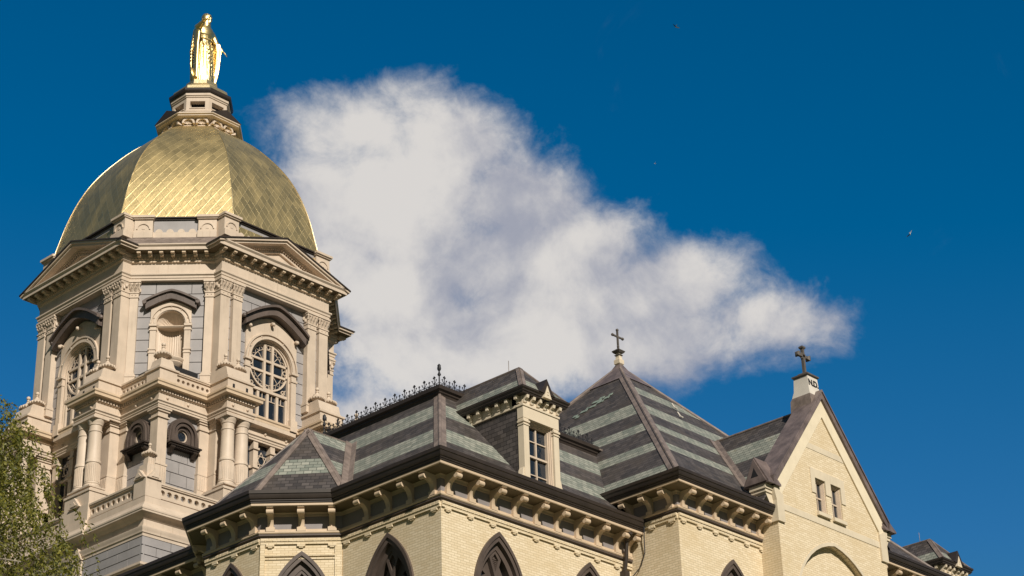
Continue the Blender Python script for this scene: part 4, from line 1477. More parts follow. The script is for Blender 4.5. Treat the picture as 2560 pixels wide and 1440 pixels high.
FBR = Fr((X0, Y0), (1, 0))                       # front of the near block
FBL = Fr((X0, 39.62), (0, -1))                   # its side
FCH = Fr((X3, 41.24), (X0 - X3, 39.62 - 41.24))  # chamfer of the bay
FBA = Fr((X3, 43.65), (0, -1))                   # flank of the bay
FCF = Fr((X0, 45.27), (X3 - X0, 43.65 - 45.27))
FBB = Fr((X0, 52.0), (0, -1))
FPL = Fr((X1, 38.0), (0, -1))
FPR = Fr((X1, Y1), (1, 0))
FGL = Fr((GX0, 36.0), (0, -1))
FG = Fr((GX0, GY), (1, 0))
FPE = Fr((GX1, Y1), (1, 0))
FB2 = Fr((PX1, Y0), (1, 0))
LCH = math.hypot(X0 - X3, 39.62 - 41.24)
ZB, ZP = 19.38, 20.50                            # undersides of the string courses
WIN = [(FBR, 2.21, 18.89, .95, 1.79), (FBR, 6.0, 18.89, .95, 1.79), (FBL, 1.91, 18.88, .95, 1.79), (FCH, 1.17, 18.87, .82, 1.6),
       (FBA, 1.18, 18.87, .80, 1.6), (FPR, 2.47, 19.50, .82, 1.55)]


def wholes(fr):
    return [lanc_hole(u, za, a, h, za - 4.4) for f, u, za, a, h in WIN if f is fr]


m = MB()
rect = lambda w, z: [(0, GZ), (w, GZ), (w, z), (0, z)]
m.fwall(FBR, rect(X1 - X0, ZB + .1), wholes(FBR), 0, .42)
m.fwall(FBL, rect(39.62 - Y0, ZB + .1), wholes(FBL), 0, .42)
m.fwall(FCH, rect(LCH, ZB + .1), wholes(FCH), 0, .42)
m.fwall(FBA, rect(43.65 - 41.24, ZB + .1), wholes(FBA), 0, .42)
m.fwall(FCF, rect(math.hypot(1.63, 1.62), ZB + .1), [], 0, .1)
m.fwall(FBB, rect(52 - 45.27, ZB + .1), [], 0, .1)
bpart(m, 'wall', 'yellow_brick')
m = MB()
m.fwall(FPL, rect(38 - Y1, ZP + .1), [], 0, .1)
m.fwall(FPR, rect(GX0 - X1, ZP + .1), wholes(FPR), 0, .42)
m.fwall(FPE, rect(PX1 - GX1, ZP + .1), [], 0, .1)
m.fwall(Fr((PX1, Y1), (0, 1)), rect(8, ZP + .1), [], 0, .1)
bpart(m, 'pavilion_wall', 'yellow_brick')
m = MB()
gw_ = GX1 - GX0
gout = [(0, GZ), (gw_, GZ), (gw_, 22.25), (gw_ / 2, 25.85), (0, 22.25)]
wr = [[(a, 21.9), (b, 21.9), (b, 23.06), (a, 23.06)] for a, b in ((2.20, 2.76), (3.05, 3.61))]
arch_h = lancet(2.94, 20.93, 2.28, 2.6) + [(2.94 - 2.28, 12.0), (2.94 + 2.28, 12.0)]
m.fwall(FG, gout, wr + [arch_h], 0, .30)
ai = lanc_hole(2.94, 19.62, .9, 1.5, 14)
m.fwall(FG, arch_h, [ai], -.22, .3)
m.fwall(FGL, rect(36 - GY, 22.2), [], 0, .1)
m.fwall(Fr((GX1, GY), (0, 1)), rect(3, 22.2), [], 0, .1)
bpart(m, 'gable_wall', 'yellow_brick')
m = MB()
m.fwall(FB2, rect(7.9, ZB + .1), [], 0, .1)
m.fwall(Fr((PX1 + 7.9, Y0), (0, 1)), rect(10, ZB + .1), [], 0, .1)
bpart(m, 'far_wall', 'yellow_brick')


def gothic(fr, uc, za, a, h):
    m = MB()
    zl = za - 4.4
    lo = lambda da, dh: lancet(uc, za - dh, a - da, h - dh) 
    leg = lambda P, da: [(uc + a - da, zl)] + P + [(uc - a + da, zl)]
    m.fstrip(fr, leg(lo(-.09, -.13), -.09), leg(lo(0, 0), 0), -.05, .07)
    m.fstrip(fr, leg(lo(0, 0), 0), leg(lo(.10, .14), .10), -.40, .03)
    m.fstrip(fr, leg(lo(.10, .14), .10), leg(lo(.24, .36), .24), -.40, -.10)
    o = bpart(m, 'gothic_window', 'brown_paint')
    m = MB()
    zt = za - .36
    hw = .23
    kite = [(uc, zt + .04), (uc + hw, zt - .24), (uc, zt - .86), (uc - hw, zt - .24)]
    kin = [(uc, zt - .10), (uc + hw * .55, zt - .27), (uc, zt - .62), (uc - hw * .55, zt - .27)]
    m.fstrip(fr, kite + kite[:1], kin + kin[:1], -.34, -.13)
    m.fprism(fr, kin, -.34, -.21)
    for k in range(5):
        z = zt - .24 - k * .055
        w = hw * .5 * (1 - k / 6.5)
        m.fbox(fr, uc - w, uc + w, -.22, -.185, z - .018, z + .012)
    for s in (-1, 1):
        sa = (a - .24) / 2
        A = [(uc + s * sa + q[0], q[1]) for q in lancet(0, zt - .75, sa, sa * 1.7)]
        B = [(uc + s * sa + q[0], q[1]) for q in lancet(0, zt - .84, sa - .07, sa * 1.7 - .09)]
        m.fstrip(fr, A, B, -.36, -.18)
        m.fprism(fr, [(uc, zt - .9), (uc + s * (a - .3) * .62, zt - .62), (uc + s * .20, zt - .24)], -.36, -.26)
    m.fbox(fr, uc - .06, uc + .06, -.36, -.17, zl, zt - .8)
    m.fbox(fr, uc - a + .2, uc + a - .2, -.36, -.2, za - 2.9, za - 2.8)
    part_ = bpart(m, 'tracery', 'brown_paint', o)
    m = MB()
    for s in (-1, 1):
        sa = (a - .24) / 2
        for q in (-.33, .33):
            m.fbox(fr, uc + s * sa + q * sa - .018, uc + s * sa + q * sa + .018, -.34, -.29, zl, zt - .95)
        for k in range(5):
            m.fbox(fr, uc + s * sa - sa, uc + s * sa + sa, -.34, -.295, zt - 1.7 - .5 * k, zt - 1.67 - .5 * k)
    bpart(m, 'sash', 'cream_pale', o)
    m = MB()
    m.f([fr.p(u, -.335, z) for u, z in leg(lancet(uc, za - .1, a - .05, h - .1), .05)])
    bpart(m, 'pane', 'window_glass', o)


for w in WIN:
    gothic(*w)
m = MB()
m.f([FG.p(u, -.45, z) for u, z in ai])
bpart(m, 'pane', 'window_glass')


# --- eaves: string course, panelled frieze, scroll brackets, gutter
def eaves(path, zs, k):
    P = lambda prof: [(o, zs + z * k) for o, z in prof]
    m = MB(); m.sweep(path, P([(-.1, -.0), (.03, -.0), (.05, .05), (.10, .07), (.10, .12), (.04, .125), (-.1, .125)]))
    bpart(m, 'string_course', 'brown_paint')
    m = MB(); m.sweep(path, P([(-.1, .125), (.11, .125), (.13, .15), (.13, .185), (.06, .20), (.06, .27), (-.1, .27)]))
    m.sweep(path, P([(-.1, .66), (.05, .66), (.05, .73), (.09, .78), (-.1, .78)]))
    bpart(m, 'frieze_moulding', 'tan_paint')
    m = MB(); m.sweep(path, P([(-.15, .25), (.02, .25), (.02, .70), (-.15, .70)]))
    bpart(m, 'frieze_panel', 'panel_grey')
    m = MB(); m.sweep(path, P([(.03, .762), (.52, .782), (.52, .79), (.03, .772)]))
    bpart(m, 'soffit', 'soffit_shade')  # underside of the eaves with its shade painted in
    m = MB(); m.sweep(path, P([(-.15, .80), (.535, .80), (.535, .785), (.56, .785), (.575, .80), (.575, .865), (-.15, .865)]))
    bpart(m, 'eave_band', 'tan_paint')
    m = MB(); m.sweep(path, P([(-.1, .865), (.585, .865), (.60, .88), (.60, .915), (.63, .93), (.63, .965), (.665, .98), (.69, 1.04), (.70, 1.10), (.725, 1.115), (.725, 1.215), (.66, 1.22), (.62, 1.17), (.40, 1.17), (-.1, 1.17)]))
    bpart(m, 'gutter', 'brown_metal')


def corbels(fr, u0, u1, zs, us):
    m = MB()
    m.fbox(fr, u0, u1, 0, .075, zs - .09, zs)
    m.fbox(fr, u0, u1, 0, .055, zs - .165, zs - .09)
    n = int((u1 - u0) / .15)
    for i in range(n):
        u = u0 + (u1 - u0) * (i + .5) / n
        m.fbox(fr, u - .065, u + .065, .05, .083, zs - .085, zs - .01)
    for u in us:
        a, b = max(u0, u - .115), min(u1, u + .115)
        m.fbox(fr, a, b, 0, .065, zs - .235, zs - .165)
        a, b = max(u0, u - .06), min(u1, u + .06)
        m.fbox(fr, a, b, 0, .05, zs - .275, zs - .235)
    bpart(m, 'corbel_table', 'yellow_brick')


BRK = {}


def bracket_at(fr, u, zs, k):
    if k not in BRK:
        m = MB()
        q = Fr((0, 0), (1, 0))
        w = .085
        m.fbox(q, -.125, .125, .0, .14, .19 * k, .31 * k)
        prof = [(.0, .30), (.10, .30), (.105, .38), (.125, .46), (.17, .54), (.24, .60), (.33, .635), (.40, .64), (.43, .69), (.43, .79), (.0, .79)]
        m.fprof(q, [(d, z * k) for d, z in prof], -w, w)
        c = (.455, .655 * k)
        m.fprof(q, [(c[0] + .075 * math.cos(2 * PI * i / 14), c[1] + .075 * math.sin(2 * PI * i / 14)) for i in range(14)], -w - .015, w + .015)
        m.fprof(q, [(.30, .75 * k), (.52, .75 * k), (.545, .77 * k), (.545, .86 * k), (.30, .86 * k)], -w - .01, w + .01)
        o = bpart(m, 'bracket', 'tan_paint')
        BRK[k] = o
        first = True
    else:
        o = BRK[k].copy(); COL.objects.link(o); first = False
    p = fr.p(u, 0, zs)
    o.location = p - BROOT
    o.rotation_euler = (0, 0, math.atan2(fr.t.y, fr.t.x))


eaves([(X0, 52.0), (X0, 45.27), (X3, 43.65), (X3, 41.24), (X0, 39.62), (X0, Y0), (X1 - .004, Y0)], ZB, 1.0)
eaves([(X1, 37.9), (X1, Y1), (GX0 - .004, Y1)], ZP, .88)
eaves([(GX1 + .004, Y1), (PX1, Y1), (PX1, 41.0)], ZP, .88)
eaves([(PX1 + .004, Y0), (PX1 + 7.9, Y0), (PX1 + 7.9, 45.0)], ZB, 1.0)
us = [.22 + .8765 * i for i in range(9)]
for u in us + [7.72]:
    bracket_at(FBR, u, ZB, 1.0)
corbels(FBR, 0, X1 - X0, ZB, us)
us = [39.62 - Y0 - .22 - .8765 * i for i in range(5)]
for u in us[:4]:
    bracket_at(FBL, u, ZB, 1.0)
corbels(FBL, 0, 39.62 - Y0, ZB, us)
us = [LCH / 2 + .87 * i for i in (-1, 0, 1)]
for u in us:
    bracket_at(FCH, u, ZB, 1.0)
corbels(FCH, 0, LCH, ZB, us)
us = [2.41 - .22 - .87 * i for i in range(3)]
for u in us:
    bracket_at(FBA, u, ZB, 1.0)
corbels(FBA, 0, 2.41, ZB, us)
for u in (.5, 1.4):
    bracket_at(FCF, u, ZB, 1.0)
for i in range(7):
    bracket_at(FBB, 6.4 - .877 * i, ZB, 1.0)
us = [38.0 - Y1 - .2 - .76 * i for i in range(3)]
for u in us:
    bracket_at(FPL, u, ZP, .88)
corbels(FPL, 38 - Y0, 38 - Y1, ZP, us)
us = [.2 + .762 * i for i in range(6)]
for u in us[:5] + [GX0 - X1 - .12]:
    bracket_at(FPR, u, ZP, .88)
corbels(FPR, 0, GX0 - X1, ZP, us)
for i in range(5):
    bracket_at(FPE, .3 + .85 * i, ZP, .88)
for i in range(9):
    bracket_at(FB2, .4 + .8765 * i, ZB, 1.0)
# sunk panel moulding round the chamfer window
m = MB()
for z, d in ((ZB - .47, .05), (ZB - .56, .03)):
    m.fbox(FCH, .12, LCH - .16, 0, d, z - .05, z)
for u0, u1 in ((.0, .14), (LCH - .20, LCH)):
    m.fbox(FCH, u0, u1, 0, .045, 12.0, ZB - .165)
bpart(m, 'brick_panel_frame', 'yellow_brick')

# --- roofs
def quad(mat, pts, name='roof', thick=.05):
    m = MB()
    P = [Vector(p) for p in pts]
    n = (P[1] - P[0]).cross(P[2] - P[0]).normalized()
    if n.z < 0:
        n = -n
    m.loft([P, [p - n * thick for p in P]])
    return bpart(m, name, mat)


def strip_on(m, a, b, n, inner, w=.17, h=.03):
    """flashing strip lying on a roof plane of normal n along a-b, spreading towards the point inner"""
    a, b, n, inner = Vector(a), Vector(b), Vector(n).normalized(), Vector(inner)
    if n.z < 0:
        n = -n
    ax = (b - a).normalized()
    s = n.cross(ax)
    if s.dot(inner - a) < 0:
        s = -s
    m.loft([[p, p + s * w, p + s * w + n * h, p + n * h] for p in (a, b)])


def nrm(a, b, c):
    a, b, c = Vector(a), Vector(b), Vector(c)
    return (b - a).cross(c - a)


def hip_flash(a, b, c1, c2, w=.17, roll=.05):
    m = MB()
    strip_on(m, a, b, nrm(a, b, c1), c1, w)
    strip_on(m, a, b, nrm(a, b, c2), c2, w)
    if roll:
        m.tube([Vector(a) + Vector((0, 0, .02)), Vector(b) + Vector((0, 0, .02))], roll, 8)
    bpart(m, 'hip_flashing', 'flashing')


ZE, ZT = ZB + 1.17, 24.20                    # eaves and top of the mansard
eo, ti = .42, 2.70
A0 = (X0 - eo, Y0 - eo, ZE); A1 = (X0 + ti, Y0 + ti, ZT)
R0 = (44.3, Y0 - eo, ZE); R1 = (45.6, Y0 + ti, ZT)
L0 = (X0 - eo, 46.9, ZE); L1 = (X0 + ti, 43.5, ZT)
def front_slope(xa0, xa1, xb0, xb1, da, db):
    """the mansard front, left open behind the dormer between da and db"""
    sy = lambda z: Y0 - eo + (z - ZE) * (ti + eo) / (ZT - ZE)
    zd = 22.9
    m = MB()
    for P in ([(xa0, sy(ZE), ZE), (da, sy(ZE), ZE), (da, sy(ZT), ZT), (xa1, sy(ZT), ZT)], [(db, sy(ZE), ZE), (xb0, sy(ZE), ZE), (xb1, sy(ZT), ZT), (db, sy(ZT), ZT)], [(da, sy(zd), zd), (db, sy(zd), zd), (db, sy(ZT), ZT), (da, sy(ZT), ZT)]):
        P = [Vector(p) for p in P]
        m.loft([P, [p + Vector((0, .04, -.03)) for p in P]])
    bpart(m, 'roof', 'slate_block')
front_slope(A0[0], A1[0], R0[0], R1[0], 38.70, 40.02)
quad('slate_block', [A0, A1, L1, L0])
quad('slate_block', [L0, L1, (46, 43.5, ZT), (44.6, 46.9, ZE)])
hip_flash(A0, A1, R0, L0, .19)
quad('flashing', [(X0 + ti - .1, Y0 + ti - .1, 24.46), (46.5, Y0 + ti - .1, 24.46), (46.5, 43.6, 24.46), (X0 + ti - .1, 43.6, 24.46)], 'roof_deck')
m = MB()
cpath = [(46.0, 43.45), (X0 + ti, 43.45), (X0 + ti, Y0 + ti), (45.4, Y0 + ti)]
m.sweep(cpath, [(-.1, z + .90) for z in (23.27,)] + [(o_, z + .90) for o_, z in ((.03, 23.27), (.05, 23.33), (.09, 23.36), (.09, 23.41), (.16, 23.45), (.16, 23.56), (.12, 23.60), (-.1, 23.60))])
bpart(m, 'roof_curb', 'brown_metal')
# wing behind the bay
m = MB(); m.tube([Vector(L0), Vector(L1)], .05, 8); bpart(m, 'hip_flashing', 'flashing')
# bay roof
AP_ = (35.82, 41.40, 23.33); PL = (33.48, 41.0, ZE); PR = (35.16, 39.02, ZE); EE = (37.8, 41.40, 23.33); FF = (33.50, 43.3, ZE)
quad('slate_bay_front', [PL, PR, AP_])
quad('slate_bay', [FF, PL, AP_])
quad('slate_bay', [PR, EE, AP_])
quad('slate_bay', [FF, AP_, EE, (37.5, 43.3, ZE)])
quad('flashing', [(33.4, 43.2, ZE), (33.4, 43.7, ZE), (35.5, 45.2, ZE), (36.5, 45.2, ZE), (36.5, 43.2, ZE)], 'roof_deck')
hip_flash(PL, AP_, PR, FF, .13, .03)
hip_flash(PR, AP_, PL, EE, .13, .03)
m = MB()
vb, vt = Vector((35.22, 39.0, ZE + .02)), Vector((37.58, 41.40, 23.33))
strip_on(m, vb, vt, nrm(PR, EE, AP_), AP_, .22)
strip_on(m, vb, vt, nrm(A0, A1, L1), A1, .18)
m.tube([Vector(AP_), Vector(EE)], .03, 6)
m.tube([Vector(AP_), Vector(FF)], .03, 6)
bpart(m, 'valley_flashing', 'flashing')
# pavilion roof
ZQ = ZP + 1.17 * .88 + .02
a, b, c, d = (X1 - .42, Y1 - .42, ZQ), (PX1 + .42, Y1 - .42, ZQ), (PX1 + .42, PYB + .3, ZQ), (X1 - .42, PYB + .3, ZQ)
PA_ = (PXC, 41.31, 29.96)
quad('slate_pavilion', [d, a, PA_]); quad('slate_pavilion_front', [a, b, PA_]); quad('slate_pavilion', [b, c, PA_]); quad('slate_pavilion', [c, d, PA_])
hip_flash(a, PA_, b, d, .20, .06)
hip_flash(b, PA_, a, c, .16, .05)
hip_flash(d, PA_, a, c, .14, .06)
m = MB()
for i in range(2):
    pass
k_ = .115
cap0 = [Vector(PA_).lerp(Vector(p), k_) + Vector((0, 0, .05)) for p in (a, b, c, d)]
m.loft([cap0, [Vector(PA_).lerp(Vector(p), .03) + Vector((0, 0, .08)) for p in (a, b, c, d)], [Vector((PXC + i * .07, 41.31 + j * .07, 30.08)) for i, j in ((-1, -1), (1, -1), (1, 1), (-1, 1))]])
bpart(m, 'roof_cap', 'coping_metal')
m = MB()
sqr = lambda h, z: [Vector((PXC + i * h, 41.31 + j * h, z)) for i, j in ((-1, -1), (1, -1), (1, 1), (-1, 1))]
m.loft([sqr(.07, 30.0), sqr(.13, 30.06), sqr(.13, 30.22), sqr(.085, 30.27), sqr(.07, 30.52)])
fin = bpart(m, 'roof_cross', 'cream_pale')
m = MB()
m.loft([sqr(.11, 30.40), sqr(.11, 30.43)]); m.loft([sqr(.13, 30.50), sqr(.18, 30.57), sqr(.16, 30.60), sqr(.05, 30.68)])
m.bar((PXC, 41.31, 30.6), (PXC, 41.31, 31.42), .06)
m.bar((PXC - .27, 41.31, 31.17), (PXC + .27, 41.31, 31.17), .055)
for p in ((PXC - .28, 41.31, 31.17), (PXC + .28, 41.31, 31.17), (PXC, 41.31, 31.44)):
    m.ball(p, .058, 8)
m.ball((PXC, 41.31, 30.78), .05, 8)
bpart(m, 'cross', 'dark_stone', fin)
# a patch of replaced pale slates and two roof hooks
lsl = lambda u, z: Vector((X1 - .42 + (z - ZQ) * (PXC - X1 + .42) / (29.96 - ZQ), u, z))
nl = nrm(d, a, PA_).normalized(); nl = nl if nl.z > 0 else -nl
m = MB()
for y, z, w in ((41.62, 27.40, .20), (41.30, 27.52, .30), (41.02, 27.64, .34), (41.20, 27.64, .16), (40.72, 27.76, .30), (40.95, 27.88, .42), (40.50, 27.88, .22), (40.80, 28.0, .22), (41.45, 27.28, .14), (40.40, 28.0, .16)):
    p = [lsl(y - w / 2, z), lsl(y + w / 2, z), lsl(y + w / 2, z + .115), lsl(y - w / 2, z + .115)]
    m.loft([[q + nl * .012 for q in p], [q + nl * .028 for q in p]])
bpart(m, 'pale_slate_patch', 'slate_patch')
rsl = lambda x, z: Vector((x, Y1 - .42 + (z - ZQ) * (41.31 - Y1 + .42) / (29.96 - ZQ), z))
for x, z in ((50.62, 27.72), (50.0, 26.98)):
    m = MB()
    p = rsl(x, z)
    m.tube([p + Vector((-.02, -.02, .16)), p + Vector((.05, -.07, .02)), p + Vector((.07, -.16, -.06)), p + Vector((-.10, -.18, -.06))], [.028, .03, .03, .025], 6)
    bpart(m, 'roof_hook', 'white_paint')
# gable roof
ZR = 25.80
sl_ = 1.19
gr0, gr1 = (GXC, GY + .1, ZR), (GXC, 39.0, ZR)
for s in (-1, 1):
    quad('slate_gable', [gr0, gr1, (GXC + s * 3.55, 39.0, ZR - 3.55 * sl_), (GXC + s * 3.55, GY + .1, ZR - 3.55 * sl_)])
m = MB()
m.tube([Vector(gr0), Vector((GXC, 37.45, ZR))], .045, 8)
k2 = (29.96 - ZQ) / (41.31 - Y1 + .42)
vy = lambda z: Y1 - .42 + (z - ZQ) / k2
t0, t1 = Vector((GXC, vy(ZR), ZR)), Vector((GXC - 3.4, vy(ZR - 3.4 * sl_), ZR - 3.4 * sl_))
strip_on(m, t0, t1, nrm(a, b, PA_), (46, vy(25.5), 25.5), .20)
strip_on(m, t0, t1, (-sl_, 0, 1), (GXC - 2, GY, ZR - 2 * sl_), .16)
bpart(m, 'valley_flashing', 'flashing')
# gable coping, stone bands, kneelers
m = MB()
gh = gw_ / 2
lo = [(-.16, 22.20), (gh, 25.98), (gw_ + .16, 22.20)]
hi = [(-.16, 22.46), (gh, 26.24), (gw_ + .16, 22.46)]
m.fstrip(FG, lo, hi, -.62, .14)
m.fstrip(FG, [(-.22, 22.40), (gh, 26.22), (gw_ + .22, 22.40)], [(-.22, 22.47), (gh, 26.29), (gw_ + .22, 22.47)], -.66, .18)
for s, u in ((-1, -.16), (1, gw_ + .16)):
    m.fbox(FG, min(u, u + s * .10), max(u, u + s * .10), -.64, .17, 22.16, 22.44)
bpart(m, 'gable_coping', 'coping_metal')
m = MB()
lo2 = [(0.0, 21.72), (gh, 25.42), (gw_, 21.72)]
mp = MB()
mp.fstrip(FG, [(-.03, 22.06), (-.03, 22.36), (gh, 25.98), (gw_ + .03, 22.36), (gw_ + .03, 22.06)], [(.27, 21.72), (.30, 22.05), (gh, 25.34), (gw_ - .30, 22.05), (gw_ - .27, 21.72)], -.05, .055)
bpart(mp, 'rake_border', 'pale_stone')
m.fbox(FG, .0, gw_, -.05, .018, 21.50, 21.71)
m.fprism(FG, [(1.66, 24.02), (gw_ - 1.66, 24.02), (gw_ - 1.82, 24.22), (1.82, 24.22)], -.05, .014)
# window heads
hd = [(1.98, 23.36), (3.83, 23.36), (3.83, 22.52), (3.61, 22.52), (3.61, 23.06), (3.05, 23.06), (3.05, 22.60), (2.76, 22.60), (2.76, 23.06), (2.20, 23.06), (2.20, 22.52), (1.98, 22.52)]
m.fwall(FG, hd, [], .03, .001)
for i in range(len(hd)):
    p, q = hd[i], hd[(i + 1) % len(hd)]
    m.f([FG.p(p[0], .03, p[1]), FG.p(q[0], .03, q[1]), FG.p(q[0], 0, q[1]), FG.p(p[0], 0, p[1])])
A = lancet(2.94, 20.93, 2.28, 2.6); B = lancet(2.94, 21.05, 2.39, 2.73)
m.fstrip(FG, [(2.94 + 2.28, 12)] + A + [(2.94 - 2.28, 12)], [(2.94 + 2.39, 12)] + B + [(2.94 - 2.39, 12)], -.05, .014)
bpart(m, 'stone_band', 'limestone')
for s in (0, 1):
    m = MB()
    mir = lambda u: u if not s else gw_ - u
    def bx(u0, u1, d0, d1, z0, z1):
        m.fbox(FG, min(mir(u0), mir(u1)), max(mir(u0), mir(u1)), d0, d1, z0, z1)
    bx(-.06, .30, -.6, .07, 21.05, 21.72)
    m.fprism(FG, [(mir(-.06), 21.72), (mir(.30), 21.72), (mir(.30), 21.95), (mir(-.14), 22.2), (mir(-.14), 22.0)], -.6, .07)
    bx(-.50, -.06, -.62, .0, 22.02, 22.20)
    bx(-.46, -.06, -.60, -.04, 21.92, 22.02)
    m.fprism(FG, [(mir(-.42), 21.92), (mir(-.06), 21.92), (mir(-.06), 21.35), (mir(-.14), 21.45)], -.56, -.08)
    kn = bpart(m, 'kneeler', 'limestone')
    m = MB()
    uu = sorted((mir(-.58), mir(.12)))
    prof = [(-.74, 22.20), (.10, 22.20), (-.32, 23.02)]
    m.fprof(FG, prof, uu[0], uu[1])
    m.fprof(FG, [(-.80, 22.16), (.16, 22.16), (.16, 22.22), (-.32, 23.10), (-.80, 22.22)], uu[0] + .05, uu[1])
    g_ = bpart(m, 'gablet', 'coping_metal', kn)
    m = MB()
    ue = mir(-.585)
    m.fprof(FG, [(-.46, 22.42), (-.18, 22.42), (-.32, 22.72)], min(ue, ue + .02), max(ue, ue + .02))
    bpart(m, 'panel', 'shadow_void', kn)
for a_, b_ in ((2.20, 2.76), (3.05, 3.61)):
    m = MB()
    for k in range(4):
        e = .016 * k
        m.fstrip(FG, [(a_ + e, 21.9 + e), (b_ - e, 21.9 + e), (b_ - e, 23.06 - e), (a_ + e, 23.06 - e), (a_ + e, 21.9 + e)], [(a_ + e + .03, 21.93 + e), (b_ - e - .03, 21.93 + e), (b_ - e - .03, 23.03 - e), (a_ + e + .03, 23.03 - e), (a_ + e + .03, 21.93 + e)], -.35, -.04 - .028 * k)
    m.fbox(FG, a_ + .06, b_ - .06, -.22, -.13, 22.44, 22.49)
    m.fbox(FG, (a_ + b_) / 2 - .012, (a_ + b_) / 2 + .012, -.22, -.14, 21.95, 23.0)
    o = bpart(m, 'gable_window', 'cream_paint')
    m = MB(); m.fbox(FG, a_ - .05, b_ + .05, -.30, -.17, 21.88, 23.08); bpart(m, 'pane', 'window_glass', o)
    m = MB(); m.fbox(FG, a_ - .06, b_ + .06, -.2, .10, 21.78, 21.90); bpart(m, 'sill', 'limestone', o)
# cross on the gable with its lettered block
CXc, CYc = 50.42, 33.42
def csq(h, z):
    return [Vector((CXc + i * h, CYc + j * h, z)) for i, j in ((-1, -1), (1, -1), (1, 1), (-1, 1))]
m = MB()
m.loft([csq(.36, 26.10), csq(.30, 26.34), csq(.275, 26.80)])
gcx = bpart(m, 'gable_cross', 'white_paint')
m = MB(); m.loft([csq(.42, 25.5), csq(.40, 26.0), csq(.355, 26.12)]); bpart(m, 'flashing', 'flashing', gcx)
m = MB()
m.loft([csq(.27, 26.80), csq(.325, 26.84), csq(.325, 26.89), csq(.20, 26.93), csq(.16, 27.0), csq(.09, 27.03)])
m.bar((CXc, CYc, 26.9), (CXc, CYc, 27.98), .095)
m.bar((CXc - .30, CYc, 27.66), (CXc + .30, CYc, 27.66), .095)
for s in (-1, 1):
    m.loft([[Vector((CXc + s * x, CYc + j * e, 27.66 + k * e)) for j, k in ((-1, -1), (1, -1), (1, 1), (-1, 1))] for x, e in ((.22, .045), (.27, .085), (.32, .085), (.35, .04))])
m.loft([csq(.045, 27.90), csq(.085, 27.95), csq(.085, 28.0), csq(.04, 28.04)])
for i, j in ((-1, -1), (1, -1), (1, 1), (-1, 1)):
    m.ball((CXc + i * .07, CYc, 27.66 + j * .07), .05, 6)
bpart(m, 'cross', 'dark_stone', gcx)
tc = bpy.data.curves.new('text', 'FONT')
tc.body = 'N.D.'; tc.size = .30; tc.extrude = .012; tc.align_x = 'CENTER'; tc.space_character = .92
tc.offset = .012
to = bpy.data.objects.new('text', tc); COL.objects.link(to)
bpy.context.view_layer.update()
tm = bpy.data.meshes.new_from_object(to.evaluated_get(bpy.context.evaluated_depsgraph_get()))
bpy.data.objects.remove(to)
tm.materials.clear(); tm.materials.append(MATS['shadow_void'])
lt = bpy.data.objects.new('lettering', tm); COL.objects.link(lt); lt.parent = gcx
lt.location = (CXc, CYc - .292, 26.47); lt.rotation_euler = (PI / 2 - R(3.3), 0, 0)

